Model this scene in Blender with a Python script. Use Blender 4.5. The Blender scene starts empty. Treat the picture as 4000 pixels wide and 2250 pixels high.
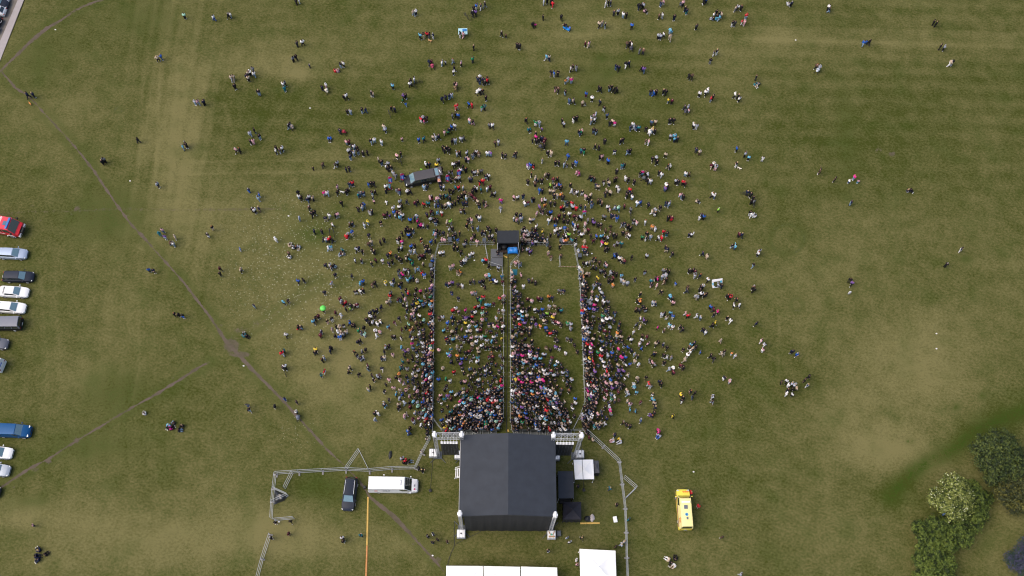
import bpy, bmesh, math, random
import numpy as np
from mathutils import Vector, Matrix, noise as mnoise
random.seed(7); RNG = np.random.default_rng(7)
C = bpy.context.scene.collection
sc = bpy.context.scene
rad = math.radians

# ---------------------------------------------------------------- camera
# lens, pitch, height and roll solved from the stage towers, the fence panels and people's heights
FPX, PITCH, CAMH, ROLL = 3965.0, rad(67), 150.0, rad(3.2)
cam = bpy.data.cameras.new('camera'); camo = bpy.data.objects.new('camera', cam); C.objects.link(camo)
cam.sensor_width = 36; cam.lens = FPX / 4000 * 36; cam.clip_end = 6000; cam.clip_start = 1
MR = Matrix.Rotation(math.pi / 2 - PITCH, 3, 'X') @ Matrix.Rotation(ROLL, 3, 'Z')
camo.matrix_world = Matrix.Translation((0, 0, CAMH)) @ MR.to_4x4()
sc.camera = camo
R3 = np.array(MR)
# ---------------------------------------------------------------- sky, sun, exposure
SUN_EL, SUN_AZ = rad(56), rad(255)          # azimuth measured from +Y towards +X
w = bpy.data.worlds.new('World'); sc.world = w; w.use_nodes = True
nt = w.node_tree; sky = nt.nodes.new('ShaderNodeTexSky'); sky.sky_type = 'NISHITA'; sky.sun_disc = False
sky.sun_elevation = SUN_EL; sky.sun_rotation = SUN_AZ; sky.air_density = 1.0; sky.dust_density = 5.0; sky.ozone_density = 1.0
bg = nt.nodes['Background']; bg.inputs[1].default_value = 0.13
nt.links.new(sky.outputs[0], bg.inputs[0])
sl = bpy.data.lights.new('sun', 'SUN'); sl.energy = 0.95; sl.angle = rad(55); sl.color = (1, .90, .74)
so = bpy.data.objects.new('sun', sl); C.objects.link(so)
sd = Vector((math.cos(SUN_EL) * math.sin(SUN_AZ), math.cos(SUN_EL) * math.cos(SUN_AZ), math.sin(SUN_EL)))
so.rotation_euler = sd.to_track_quat('Z', 'Y').to_euler()
vs = sc.view_settings; vs.view_transform = 'Standard'; vs.look = 'None'; vs.exposure = 0.62; vs.gamma = 1
sc.cycles.filter_width = 1.15

# ---------------------------------------------------------------- helpers
def P(u, v, z=0.0):
    """a place on the ground (or at height z), read off the 4000 x 2250 survey picture"""
    d = R3 @ np.array([(u - 2000) / FPX, -(v - 1125) / FPX, -1.0]); t = (z - CAMH) / d[2]
    return Vector((t * d[0], t * d[1], z))
def proj(xyz):
    c = (np.asarray(xyz) - [0, 0, CAMH]) @ R3
    return 2000 + FPX * c[..., 0] / -c[..., 2], 1125 - FPX * c[..., 1] / -c[..., 2]

MATS = {}
def mat(name, col, rough=.7, metal=0.0, var=.12, scale=6.0, spec=.4, bump=0.0, coat=0.0):
    if name in MATS: return MATS[name]
    m = bpy.data.materials.new(name); m.use_nodes = True; n = m.node_tree; b = n.nodes['Principled BSDF']
    b.inputs['Roughness'].default_value = rough; b.inputs['Metallic'].default_value = metal
    b.inputs['Specular IOR Level'].default_value = spec; b.inputs['Coat Weight'].default_value = coat
    if var:
        tc = n.nodes.new('ShaderNodeTexCoord'); nz = n.nodes.new('ShaderNodeTexNoise'); nz.inputs['Scale'].default_value = scale; nz.inputs['Detail'].default_value = 3
        n.links.new(tc.outputs['Object'], nz.inputs['Vector'])
        mx = n.nodes.new('ShaderNodeMix'); mx.data_type = 'RGBA'
        mx.inputs[6].default_value = (*[max(0, c * (1 - var)) for c in col], 1); mx.inputs[7].default_value = (*[min(1, c * (1 + var)) for c in col], 1)
        n.links.new(nz.outputs[0], mx.inputs[0]); n.links.new(mx.outputs[2], b.inputs['Base Color'])
        if bump:
            bp = n.nodes.new('ShaderNodeBump'); bp.inputs['Strength'].default_value = bump; bp.inputs['Distance'].default_value = .05
            n.links.new(nz.outputs[0], bp.inputs['Height']); n.links.new(bp.outputs[0], b.inputs['Normal'])
    else: b.inputs['Base Color'].default_value = (*col, 1)
    MATS[name] = m; return m

def tag(o, label=None, cat=None, group=None, kind=None):
    if label: o['label'] = label
    if cat: o['category'] = cat
    if group: o['group'] = group
    if kind: o['kind'] = kind
    return o
def empty(name, loc, rz=0.0, label=None, cat=None, group=None):
    o = bpy.data.objects.new(name, None); C.objects.link(o); o.location = loc; o.rotation_euler = (0, 0, rz); o.empty_display_size = .3
    return tag(o, label, cat, group)
def link(name, me, m=None, parent=None):
    if m is not None and not me.materials: me.materials.append(m)
    o = bpy.data.objects.new(name, me); C.objects.link(o)
    if parent: o.parent = parent
    return o
def obj(name, bm, m, parent=None, smooth=None):
    me = bpy.data.meshes.new(name); bm.normal_update(); bm.to_mesh(me); bm.free()
    if smooth is not None:
        for p in me.polygons: p.use_smooth = True
        me.set_sharp_from_angle(angle=rad(smooth))
    return link(name, me, m, parent)
def kids(o): return [c for c in o.children]
def copy_tree(o, parent=None):
    c = o.copy(); C.objects.link(c); c.parent = parent
    for ch in kids(o): copy_tree(ch, c)
    return c
def NB(): return bmesh.new()
def box(bm, c, s, rot=None, bev=0.0):
    r = bmesh.ops.create_cube(bm, size=1); M = Matrix.Translation(c) @ (rot.to_4x4() if rot else Matrix()) @ Matrix.Diagonal((*s, 1))
    bmesh.ops.transform(bm, matrix=M, verts=r['verts'])
    if bev:
        es = list({e for v in r['verts'] for e in v.link_edges}); bmesh.ops.bevel(bm, geom=es, offset=bev, segments=2, affect='EDGES', profile=.6)
def tube(bm, a, b, r, seg=6):
    a, b = Vector(a), Vector(b); d = b - a
    if d.length < 1e-5: return
    q = d.to_track_quat('Z', 'Y').to_matrix().to_4x4()
    bmesh.ops.create_cone(bm, cap_ends=True, segments=seg, radius1=r, radius2=r, depth=d.length, matrix=Matrix.Translation((a + b) / 2) @ q)
def lathe(bm, prof, seg=16, M=Matrix()):
    rings = []
    for r, z in prof: rings.append([bm.verts.new(M @ Vector((r * math.cos(t), r * math.sin(t), z))) for t in [2 * math.pi * k / seg for k in range(seg)]])
    for a, b in zip(rings, rings[1:]):
        for k in range(seg): bm.faces.new((a[k], a[(k + 1) % seg], b[(k + 1) % seg], b[k]))
    bm.faces.new(rings[0][::-1]); bm.faces.new(rings[-1])
def loft(bm, rings, cap=True):
    vs = [[bm.verts.new(p) for p in r] for r in rings]; n = len(vs[0])
    for a, b in zip(vs, vs[1:]):
        for k in range(n): bm.faces.new((a[k], b[k], b[(k + 1) % n], a[(k + 1) % n]))
    if cap: bm.faces.new(vs[0]); bm.faces.new(vs[-1][::-1])
    bmesh.ops.recalc_face_normals(bm, faces=bm.faces)
def panel(bm, q, u0=0, u1=1, v0=0, v1=1, out=.008, th=.02):
    """a thin slab lying on the quad q (counter-clockwise from outside), a few mm proud"""
    q = [Vector(x) for x in q]
    f = lambda u, v: (q[0] * (1 - u) + q[1] * u) * (1 - v) + (q[3] * (1 - u) + q[2] * u) * v
    n = (q[1] - q[0]).cross(q[3] - q[0]).normalized()
    p = [f(u0, v0), f(u1, v0), f(u1, v1), f(u0, v1)]
    a = [bm.verts.new(x + n * out) for x in p]; b = [bm.verts.new(x + n * (out - th)) for x in p]
    bm.faces.new(a); bm.faces.new(b[::-1])
    for k in range(4): bm.faces.new((a[k], b[k], b[(k + 1) % 4], a[(k + 1) % 4]))
def real(name, cu):
    """a curve or lettering turned into a mesh object"""
    t_ = bpy.data.objects.new('tmp_curve', cu); C.objects.link(t_); dg = bpy.context.evaluated_depsgraph_get(); dg.update()
    me = bpy.data.meshes.new_from_object(t_.evaluated_get(dg)); me.name = name; bpy.data.objects.remove(t_); bpy.data.curves.remove(cu)
    return link(name, me)
def text(name, s, size, m, parent, loc, rot, mirror=False):
    cu = bpy.data.curves.new(name, 'FONT'); cu.body = s; cu.size = size; cu.extrude = .004; cu.align_x = 'CENTER'; cu.align_y = 'CENTER'; cu.offset = .012
    cu.materials.append(m); o = real(name, cu); o.parent = parent; o.location = loc; o.rotation_euler = rot
    if mirror: o.scale.x = -1
    return o

# ---------------------------------------------------------------- ground
def seg_dist(U, V, pts):
    d = np.full(U.shape, 1e9)
    for (a, b), (c, e) in zip(pts, pts[1:]):
        dx, dy = c - a, e - b; t = np.clip(((U - a) * dx + (V - b) * dy) / (dx * dx + dy * dy), 0, 1)
        d = np.minimum(d, np.hypot(U - a - t * dx, V - b - t * dy))
    return d
PATHS = {
 'main': [(8, 280), (60, 345), (116, 380), (217, 489), (287, 567), (373, 675), (450, 792), (512, 877), (629, 1002), (730, 1118), (823, 1242), (885, 1335), (994, 1452), (1110, 1568), (1180, 1646), (1273, 1755), (1335, 1809), (1405, 1879), (1444, 1941), (1537, 2019), (1599, 2081), (1685, 2174), (1740, 2240)],
 'verge': [(-60, 330), (8, 272), (19, 259), (71, 211), (116, 166), (147, 139), (185, 110), (240, 79), (285, 45), (340, 18), (420, -12)],
 'lower': [(0, 1905), (40, 1880), (110, 1835), (195, 1790), (300, 1720), (410, 1655), (520, 1590), (590, 1553), (690, 1490), (760, 1445), (815, 1415)],
 'branch': [(890, 1345), (960, 1300), (1020, 1262), (1075, 1228), (1110, 1195), (1185, 1150), (1240, 1118)],
}
FAINT = [([(0, 838), (120, 826), (280, 825), (460, 815), (700, 820), (950, 818), (1100, 815)], 10, .5),
         ([(1240, 1118), (1345, 1035), (1440, 970)], 9, .35), ([(2200, 470), (2290, 360), (2400, 275), (2440, 245), (2490, 210)], 9, .4),
         ([(700, 300), (640, 600), (610, 900)], 20, .25), ([(1450, 1940), (1440, 2040)], 8, .1)]
DRY = [(720,470,110,330,.6),(690,720,110,230,.5),(900,285,260,50,.3),(1160,285,45,45,.7),(1100,230,300,90,.35),(1000,900,420,200,.38),(1150,1220,270,220,.42),(1330,1480,230,220,.55),(1400,1300,180,180,.25),
 (560,2110,400,120,.75),(330,2010,180,90,.45),(80,2010,120,50,.5),(820,1900,120,160,.2),(1080,2085,200,90,.85),(1480,2130,280,70,.55),(1950,760,150,120,.45),(2030,860,110,160,.5),(1960,620,100,120,.3),
 (3470,1765,170,80,1.2),(3590,1500,280,140,.6),(3500,1385,150,90,.4),(3650,1290,240,150,.4),(3320,1640,200,120,.35),(3040,140,100,50,.6),(3500,150,420,50,.35),(3280,1000,260,170,.25),(3900,2120,90,110,.25),(3960,1990,60,70,.45),(3650,1840,60,40,.5),
 (2400,110,280,70,.25),(300,1470,120,70,.35),(470,1190,110,110,.25),(200,430,160,70,.25),(540,560,120,60,.25),(1330,600,120,40,.3),(1650,330,200,40,.35),(2850,220,180,90,.3),(2300,130,80,30,.4),(3250,2100,220,120,.25),(2300,2090,120,60,.3),(240,2200,220,50,.2),
 (1980,1380,300,260,-.35),(2420,1400,180,240,-.25),(1850,1150,120,60,.2),(3300,620,420,170,-.05),(3150,470,300,120,-.05),(3700,480,300,160,-.05),(2150,420,60,120,.0),(2500,520,200,120,-.2),(650,1560,200,80,-.2),(2700,1750,200,130,-.15),(1200,1900,120,60,-.35),(3100,1500,200,120,-.2)]
LUSH = [(150,230,90,90,.5),(260,160,80,60,.3),(560,70,150,70,.5),(420,845,150,95,.75),(470,770,60,50,.6),(1240,905,95,62,.95),(1180,950,70,40,.5),(450,1530,130,90,.65),(350,1735,180,70,.55),(120,1960,90,30,.5),(2340,290,120,60,.35),(2345,232,32,18,.9),
 (3300,520,40,170,.5),(3310,650,40,120,.4),(2420,2020,50,34,.8),(3838,1545,17,15,1.0),(3735,1590,18,16,1.0),(3555,1725,16,12,1.1),(2970,350,30,20,.7),(3775,1010,28,16,.8),(2590,410,100,40,.3),(2140,520,60,40,.3),(1280,1905,90,60,.6),(890,1320,16,14,.9),(905,1365,14,20,.9),(345,625,20,14,.9),(200,1055,12,8,.6),(1300,1480,14,14,.3),(3830,1640,60,40,.5),(120,1850,22,10,.9),(30,1800,90,50,.3),(1360,1840,20,12,.8),(2290,1490,60,120,.2)]
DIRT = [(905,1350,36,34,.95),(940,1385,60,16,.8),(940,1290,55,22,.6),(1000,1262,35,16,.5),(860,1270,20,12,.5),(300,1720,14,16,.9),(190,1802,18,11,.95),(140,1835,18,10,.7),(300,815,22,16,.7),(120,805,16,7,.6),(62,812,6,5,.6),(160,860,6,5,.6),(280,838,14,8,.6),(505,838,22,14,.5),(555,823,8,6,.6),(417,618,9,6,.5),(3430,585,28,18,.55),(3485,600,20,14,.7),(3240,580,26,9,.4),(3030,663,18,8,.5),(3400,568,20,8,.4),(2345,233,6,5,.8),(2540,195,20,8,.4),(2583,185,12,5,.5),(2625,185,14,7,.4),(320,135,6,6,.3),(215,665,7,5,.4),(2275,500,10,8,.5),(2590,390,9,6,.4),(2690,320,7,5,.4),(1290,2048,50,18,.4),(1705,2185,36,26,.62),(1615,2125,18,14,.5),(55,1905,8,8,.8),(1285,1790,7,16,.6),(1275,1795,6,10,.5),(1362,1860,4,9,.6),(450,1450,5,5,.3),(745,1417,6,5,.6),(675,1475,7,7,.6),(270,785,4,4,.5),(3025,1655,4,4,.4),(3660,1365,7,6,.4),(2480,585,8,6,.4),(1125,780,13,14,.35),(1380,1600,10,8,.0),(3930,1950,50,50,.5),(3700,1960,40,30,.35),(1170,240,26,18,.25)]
RINGS = [(2738,706,31,21),(2793,726,24,18),(2806,822,25,18),(3075,935,66,58),(3113,1190,24,26),(3243,1176,12,9),(2640,905,14,9),(463,429,14,10)]
def ground():
    nx, ny = 560, 420
    def axis(lo, hi, n, far):
        core = np.linspace(lo, hi, n); t = np.linspace(0, 1, 14)[1:] ** 2.2
        return np.concatenate([(lo - t * far)[::-1], core, hi + t * far])
    X = axis(-108, 108, nx, 2400); Y = axis(8, 140, ny, 2400)
    gx, gy = np.meshgrid(X, Y); n = gx.size
    co = np.stack([gx.ravel(), gy.ravel(), np.zeros(n)], 1)
    safe = co.copy(); safe[:, 1] = np.clip(safe[:, 1], -20, 260); safe[:, 0] = np.clip(safe[:, 0], -200, 200)
    U, V = proj(safe)
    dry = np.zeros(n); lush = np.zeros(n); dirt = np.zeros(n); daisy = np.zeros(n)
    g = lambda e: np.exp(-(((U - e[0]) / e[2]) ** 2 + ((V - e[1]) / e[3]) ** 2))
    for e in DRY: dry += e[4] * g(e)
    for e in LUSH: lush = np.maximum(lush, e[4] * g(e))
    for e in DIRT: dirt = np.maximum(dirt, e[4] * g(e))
    for k, p in PATHS.items():
        d = seg_dist(U, V, p)
        wid, amt = {'main': (7, .50), 'verge': (9, .62), 'lower': (8, .52), 'branch': (10, .45)}[k]
        dirt = np.maximum(dirt, amt * np.exp(-(d / wid) ** 2)); lush = np.maximum(lush, .42 * np.exp(-((d - 17) / 14) ** 2))
    for p, wid, amt in FAINT: dirt = np.maximum(dirt, amt * np.exp(-(seg_dist(U, V, p) / wid) ** 2))
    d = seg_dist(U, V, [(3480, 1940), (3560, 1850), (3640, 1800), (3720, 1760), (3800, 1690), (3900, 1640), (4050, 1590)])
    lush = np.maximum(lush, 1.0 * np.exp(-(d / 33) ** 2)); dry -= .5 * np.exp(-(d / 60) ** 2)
    lush = np.maximum(lush, .55 * np.exp(-(seg_dist(U, V, FAINT[2][0]) / 34) ** 2))
    lush = np.maximum(lush, .5 * np.exp(-(seg_dist(U, V, [(280, 838), (470, 800), (560, 800)]) / 26) ** 2))
    for u, v, a, b in RINGS:
        r = np.hypot((U - u) / a, (V - v) / b); dirt = np.maximum(dirt, .5 * np.exp(-((r - 1) * a / 6) ** 2)); lush = np.maximum(lush, .6 * np.exp(-((r - 1) * a / 8) ** 2))
    # mowing: a darker square cut shorter, bands of the mower
    sm = lambda x, s: 1 / (1 + np.exp(-np.clip(x / s, -30, 30)))
    dry -= .32 * sm(U - (815 - .12 * (V - 280)), 6) * sm(1850 - U, 3) * sm(V - (285 + .03 * (U - 840)), 4) * sm(590 - V, 40)
    dry -= .14 * sm(U - 2980, 40) * sm(V - (246 + .028 * (U - 3000)), 4) * sm(900 - V, 120)
    dry += (.10 * np.sin((U + .19 * V) / 9.5) + .10 * np.sin((U + .17 * V) / 5.7 + 1) + .08 * np.sin((U + .2 * V) / 17)) * sm(U - 480, 30) * sm(880 - U, 30) * sm(1150 - V, 100)
    dry += .11 * np.sin((V - .03 * U) / 8.5) * sm(320 - V, 40) * sm(U - 1500, 300)
    dry += .05 * np.sin((U + .1 * V) / 12) * sm(560 - U, 40) * sm(V - 900, 100)
    dry += .10 * np.sin((V - .02 * U) / 10) * sm(U - 800, 100) * sm(V - 200, 60) * sm(720 - V, 60)
    for ln, wd_, am in (([(627, 250), (606, 720)], 7, .4), ([(695, 230), (662, 760)], 8, .45), ([(560, 300), (540, 700)], 6, .3), ([(710, 633), (1050, 628), (1700, 616)], 5, .4), ([(690, 681), (1050, 675), (1700, 664)], 5, .4), ([(874, 406), (912, 530)], 5, .35), ([(830, 470), (795, 640)], 5, .3), ([(3043, 1180), (3040, 1560)], 4, .35), ([(1500, 900), (1290, 1330)], 9, .25),
                        ([(540, 1180), (545, 1420), (520, 1560)], 6, .3), ([(160, 1100), (180, 1500)], 8, .25), ([(215, 1080), (235, 1480)], 8, .22), ([(2900, 150), (4000, 185)], 7, .3), ([(2900, 95), (4000, 120)], 6, -.25), ([(1850, 315), (1852, 560)], 4, .5), ([(1250, 200), (1000, 560)], 10, .15), ([(2850, 60), (2920, 0)], 8, .35)):
        dry += am * np.exp(-(seg_dist(U, V, ln) / wd_) ** 2)
    daisy = np.maximum(daisy, np.exp(-(((U - 1180) / 420) ** 2 + ((V - 1050) / 420) ** 2) ** 1.5)) + .8 * np.exp(-(((U - 1150) / 180) ** 2 + ((V - 1700) / 120) ** 2)) + .35 * np.exp(-(((U - 1900) / 300) ** 2 + ((V - 950) / 250) ** 2))
    nX, nY = len(X), len(Y); i = np.arange(n).reshape(nY, nX)
    f = np.stack([i[:-1, :-1], i[:-1, 1:], i[1:, 1:], i[1:, :-1]], -1).reshape(-1, 4)
    me = bpy.data.meshes.new('field'); me.vertices.add(n); me.vertices.foreach_set('co', co.ravel()); me.loops.add(f.size); me.loops.foreach_set('vertex_index', f.ravel().astype(np.int32))
    me.polygons.add(len(f)); me.polygons.foreach_set('loop_start', np.arange(0, f.size, 4, dtype=np.int32)); me.update(); me.validate()
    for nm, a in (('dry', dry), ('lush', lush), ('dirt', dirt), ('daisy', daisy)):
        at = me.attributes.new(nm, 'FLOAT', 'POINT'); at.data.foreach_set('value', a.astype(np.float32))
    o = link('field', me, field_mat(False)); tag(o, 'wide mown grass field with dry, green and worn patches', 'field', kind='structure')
def field_mat(path):
    m = bpy.data.materials.new('dirt' if path else 'grass'); m.use_nodes = True; n = m.node_tree; L = n.links.new; b = n.nodes['Principled BSDF']
    b.inputs['Roughness'].default_value = .95; b.inputs['Specular IOR Level'].default_value = .1
    geo = n.nodes.new('ShaderNodeNewGeometry')
    def nz(scale, det=4, rough=.55, st=None):
        t = n.nodes.new('ShaderNodeTexNoise'); t.inputs['Scale'].default_value = scale; t.inputs['Detail'].default_value = det; t.inputs['Roughness'].default_value = rough
        if st:
            mp = n.nodes.new('ShaderNodeMapping'); mp.inputs['Rotation'].default_value = (0, 0, st[0]); mp.inputs['Scale'].default_value = (st[1], st[2], 1); L(geo.outputs['Position'], mp.inputs['Vector']); L(mp.outputs[0], t.inputs['Vector'])
        else: L(geo.outputs['Position'], t.inputs['Vector'])
        return t.outputs[0]
    def mth(op, *a, clamp=False):
        t = n.nodes.new('ShaderNodeMath'); t.operation = op; t.use_clamp = clamp
        for k, x in enumerate(a):
            if isinstance(x, (int, float)): t.inputs[k].default_value = x
            else: L(x, t.inputs[k])
        return t.outputs[0]
    def mix(f, a, c):
        t = n.nodes.new('ShaderNodeMix'); t.data_type = 'RGBA'
        for k, x in ((0, f), (6, a), (7, c)):
            if isinstance(x, (tuple, float, int)): t.inputs[k].default_value = x if not isinstance(x, tuple) else (*x, 1)
            else: L(x, t.inputs[k])
        return t.outputs[2]
    def att(nm):
        t = n.nodes.new('ShaderNodeAttribute'); t.attribute_name = nm; return t.outputs['Fac']
    def ramp(x, a, c): # smooth step
        t = n.nodes.new('ShaderNodeMapRange'); t.interpolation_type = 'SMOOTHSTEP'; t.inputs[1].default_value = a; t.inputs[2].default_value = c; L(x, t.inputs[0]); return t.outputs[0]
    n_big, n_mid, n_sm, n_fine = nz(.07), nz(.42, 5), nz(2.4, 4, .65, (.4, 1, 1.25)), nz(7.5, 3, .7)
    dirtc = mix(n_sm, DIRT_A, DIRT_B); dirtc = mix(mth('MULTIPLY', ramp(n_mid, .4, .7), .5), dirtc, DIRT_C)
    if path:
        L(dirtc, b.inputs['Base Color'])
    else:
        c = lambda x, k: mth('MULTIPLY', mth('SUBTRACT', x, .5), k)
        f = mth('ADD', mth('ADD', mth('ADD', mth('MULTIPLY', att('dry'), .66), .38), c(n_big, .7)), mth('ADD', mth('ADD', c(n_mid, .9), c(n_sm, 1.7)), c(n_fine, 1.1)), clamp=True)
        col = mix(f, GRASS, STRAW)
        col = mix(mth('MULTIPLY', ramp(nz(.23, 4), .46, .76), .32), col, mix(n_sm, LUSHA, LUSHB))
        lf = mth('MULTIPLY', att('lush'), ramp(mth('ADD', n_mid, c(n_sm, 2.0)), .18, .78), clamp=True)
        col = mix(lf, col, mix(n_sm, LUSHA, LUSHB))
        df = ramp(mth('ADD', att('dirt'), mth('ADD', c(n_sm, .9), c(n_mid, .5))), .38, .68)
        col = mix(mth('MULTIPLY', df, .85), col, dirtc)
        vo = n.nodes.new('ShaderNodeTexVoronoi'); vo.inputs['Scale'].default_value = 2.6; vo.inputs['Randomness'].default_value = 1; L(geo.outputs['Position'], vo.inputs['Vector'])
        dz = mth('MULTIPLY', mth('LESS_THAN', vo.outputs['Distance'], mth('MULTIPLY', mth('SUBTRACT', att('daisy'), mth('MULTIPLY', nz(.9, 2), .55)), .28)), .5)
        col = mix(dz, col, (.42, .42, .33))
        L(col, b.inputs['Base Color'])
        bp = n.nodes.new('ShaderNodeBump'); bp.inputs['Strength'].default_value = .5; bp.inputs['Distance'].default_value = .12; L(mth('ADD', n_sm, n_fine), bp.inputs['Height']); L(bp.outputs[0], b.inputs['Normal'])
    return m
GRASS, STRAW, LUSHA, LUSHB = (.043, .054, .0085), (.156, .142, .058), (.020, .044, .005), (.044, .074, .008)
DIRT_A, DIRT_B, DIRT_C = (.080, .064, .050), (.145, .115, .092), (.055, .056, .022)
ground()
DIRTM = field_mat(True)
def ribbon(name, pts, wid, label, gap=.0, z=.006):
    """worn footpath: a ragged strip lying on the field"""
    w_ = [P(*p) for p in pts]; bm = NB(); prev = None; s = 0; seed = len(name) * 7.3
    for a, b in zip(w_, w_[1:]):
        d = b - a; k = max(1, int(d.length / .35)); nrm = Vector((-d.y, d.x, 0)).normalized()
        for i in range(k):
            p = a + d * (i / k); s += d.length / k
            f = mnoise.noise((s * .12, seed, 0)); hw = wid * max(.12, .75 + .9 * f + .8 * mnoise.noise((s * .9, seed, 3)))
            of = .5 * mnoise.noise((s * .15, seed, 9)) * wid
            j1, j2 = .5 * wid * mnoise.noise((s * 2.3, 1, seed)), .5 * wid * mnoise.noise((s * 2.3, 5, seed))
            cur = (bm.verts.new(p + nrm * (hw + of + j1) + Vector((0, 0, z))), bm.verts.new(p - nrm * (hw - of + j2) + Vector((0, 0, z))))
            if prev and f > gap: bm.faces.new((prev[0], prev[1], cur[1], cur[0]))
            prev = cur
    bmesh.ops.recalc_face_normals(bm, faces=bm.faces)
    o = obj(name, bm, DIRTM); tag(o, label, 'path', kind='structure')
ribbon('dirt_path', PATHS['main'], .23, 'long narrow dirt path running diagonally across the field', gap=-2)
ribbon('verge_path', PATHS['verge'], .34, 'pale trodden path leaving the pavement corner', gap=-.6)
ribbon('worn_path', PATHS['lower'], .25, 'patchy bare-earth path below the parked cars', gap=-.75)
# pavement strip, car park
def sheet(name, pts, z, m, label, cat):
    bm = NB(); bm.faces.new([bm.verts.new((p.x, p.y, z)) for p in pts]); bmesh.ops.recalc_face_normals(bm, faces=bm.faces)
    if bm.faces[:][0].normal.z < 0: bmesh.ops.reverse_faces(bm, faces=bm.faces)
    return tag(obj(name, bm, m), label, cat, kind='structure')
a0, a1 = P(94, 0), P(-12, 270); dd = (a1 - a0).normalized(); b0, b1 = P(70, 0), P(-22, 215)
dirb = (b1 - b0).normalized()
bm = NB(); p0, p1, q0, q1 = a0 - dd * 70, a1 + dd * 1, b0 - dirb * 70, b1 + dirb * 3
for z0, z1 in ((-.02, .07),):
    t_ = [bm.verts.new((p.x, p.y, z1)) for p in (p0, p1, q1, q0)]; b_ = [bm.verts.new((p.x, p.y, z0)) for p in (p0, p1, q1, q0)]
    bm.faces.new(t_); bm.faces.new(b_[::-1])
    for k in range(4): bm.faces.new((t_[k], b_[k], b_[(k + 1) % 4], t_[(k + 1) % 4]))
bmesh.ops.recalc_face_normals(bm, faces=bm.faces)
tag(obj('pavement', bm, mat('paving', (.33, .30, .30), .9, var=.12, scale=1.5)), 'pale concrete pavement strip beside the car park', 'pavement', kind='structure')
perp = Vector((dirb.y, -dirb.x, 0)); perp = perp if perp.x < 0 else -perp
sheet('car_park', [q0 - perp * .05, b1 + dirb * 3 - perp * .05, b1 + dirb * 3 + perp * 60, q0 + perp * 60], .008, mat('gravel', (.17, .15, .13), .95, var=.4, scale=1.1, bump=.3), 'grey gravel car park with weeds', 'car park')
# ================================================================ materials
def lin(h): # '#rrggbb' display colour of a paint chip -> linear
    return tuple(((int(h[k:k + 2], 16) / 255 + .055) / 1.055) ** 2.4 if int(h[k:k + 2], 16) > 10 else int(h[k:k + 2], 16) / 255 / 12.92 for k in (1, 3, 5))
ALU = mat('aluminium', (.80, .81, .83), .4, .15, var=.15, scale=9)
TRUSSM = mat('truss_metal', (.50, .51, .53), .45, .2, var=.15, scale=9)
GALV = mat('galvanised_steel', (.40, .42, .44), .45, .2, var=.25, scale=14)
BLACKV = mat('black_canvas', (.020, .021, .025), .75, var=.35, scale=2.5, bump=.3)
ROOFV = mat('roof_vinyl', (.032, .038, .050), .6, var=.22, scale=.9, spec=.2, bump=.12)
WHITEV = mat('white_canvas', (.90, .90, .90), .6, var=.03, scale=1.2)
RUBBER = mat('rubber', (.015, .015, .016), .85, var=.2)
GLASS = mat('tinted_glass', (.02, .03, .035), .06, 0, var=.1, spec=.9, coat=.6)
WSGLASS = mat('windscreen_sky_sheen', (.12, .21, .26), .05, 0, var=.15, spec=1.0, coat=1.0)  # pale blue base colour stands in for the sky's reflection
PLAST = mat('black_plastic', (.022, .023, .025), .55, var=.2)
DGREY = mat('dark_grey_plastic', (.07, .08, .095), .5, var=.15)
LAMP = mat('lamp_lens', (.7, .72, .75), .12, .3, var=.1, spec=.8)
REDL = mat('tail_lens', (.35, .01, .012), .2, var=.1)
PLATE = mat('plate_white', (.7, .7, .7), .5, var=.05)
CONC = mat('concrete', (.23, .22, .21), .9, var=.2, scale=8)
WOOD = mat('timber', (.35, .22, .12), .8, var=.25, scale=5)
TARP = mat('blue_tarpaulin', (.015, .20, .62), .4, var=.25, scale=3, bump=.4)
INKN, INKR, INKB, INKW = mat('ink_navy', (.01, .012, .05), .5, var=0), mat('ink_pink', (.5, .02, .12), .5, var=0), mat('ink_blue', (.02, .12, .5), .5, var=0), mat('ink_white', (.8, .8, .8), .5, var=0)
ORANGE = mat('ink_orange', (.75, .12, .01), .5, var=0)
def paint(nm, col, rough=.28, metal=.0): return mat('paint_' + nm, col, rough, metal, var=.06, scale=2, spec=.2, coat=.0)

# ================================================================ stage
bl, br = P(1795, 2012, 10), P(2173, 2014, 10)
SYAW = math.atan2(br.y - bl.y, br.x - bl.x); SO = (bl + br) / 2; SO.z = 0
SM = Matrix.Translation(SO) @ Matrix.Rotation(SYAW, 4, 'Z'); SI = SM.inverted()
def L(u, v, z): return SI @ P(u, v, z)
HW, DP, ZE, ZR = (br - bl).length / 2, 11.1, 10.0, 11.3
def truss(name, a, b, s, parent, up=Vector((0, 0, 1)), step=.75, r=.035):
    """box truss of four chords with zig-zag lacing, one mesh"""
    a, b = Vector(a), Vector(b); d = (b - a); n = max(1, round(d.length / step)); dn = d.normalized()
    if abs(dn.dot(up)) > .9: up = Vector((0, 1, 0))
    x = dn.cross(up).normalized() * s / 2; y = x.cross(dn).normalized() * s / 2
    cs = [x + y, x - y, -x - y, -x + y]; bm = NB()
    for c in cs: tube(bm, a + c, b + c, r, 6)
    for k in range(n + 1):
        p = a + d * k / n
        for i in range(4):
            tube(bm, p + cs[i], p + cs[(i + 1) % 4], r * .5, 4)
            if k < n: tube(bm, p + cs[i], a + d * (k + 1) / n + cs[(i + 1) % 4], r * .42, 4)
    return obj(name, bm, TRUSSM, parent)
stage = empty('concert_stage', SO, SYAW, 'large concert stage with grey pitched canvas roof on lattice towers', 'stage')
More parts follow.
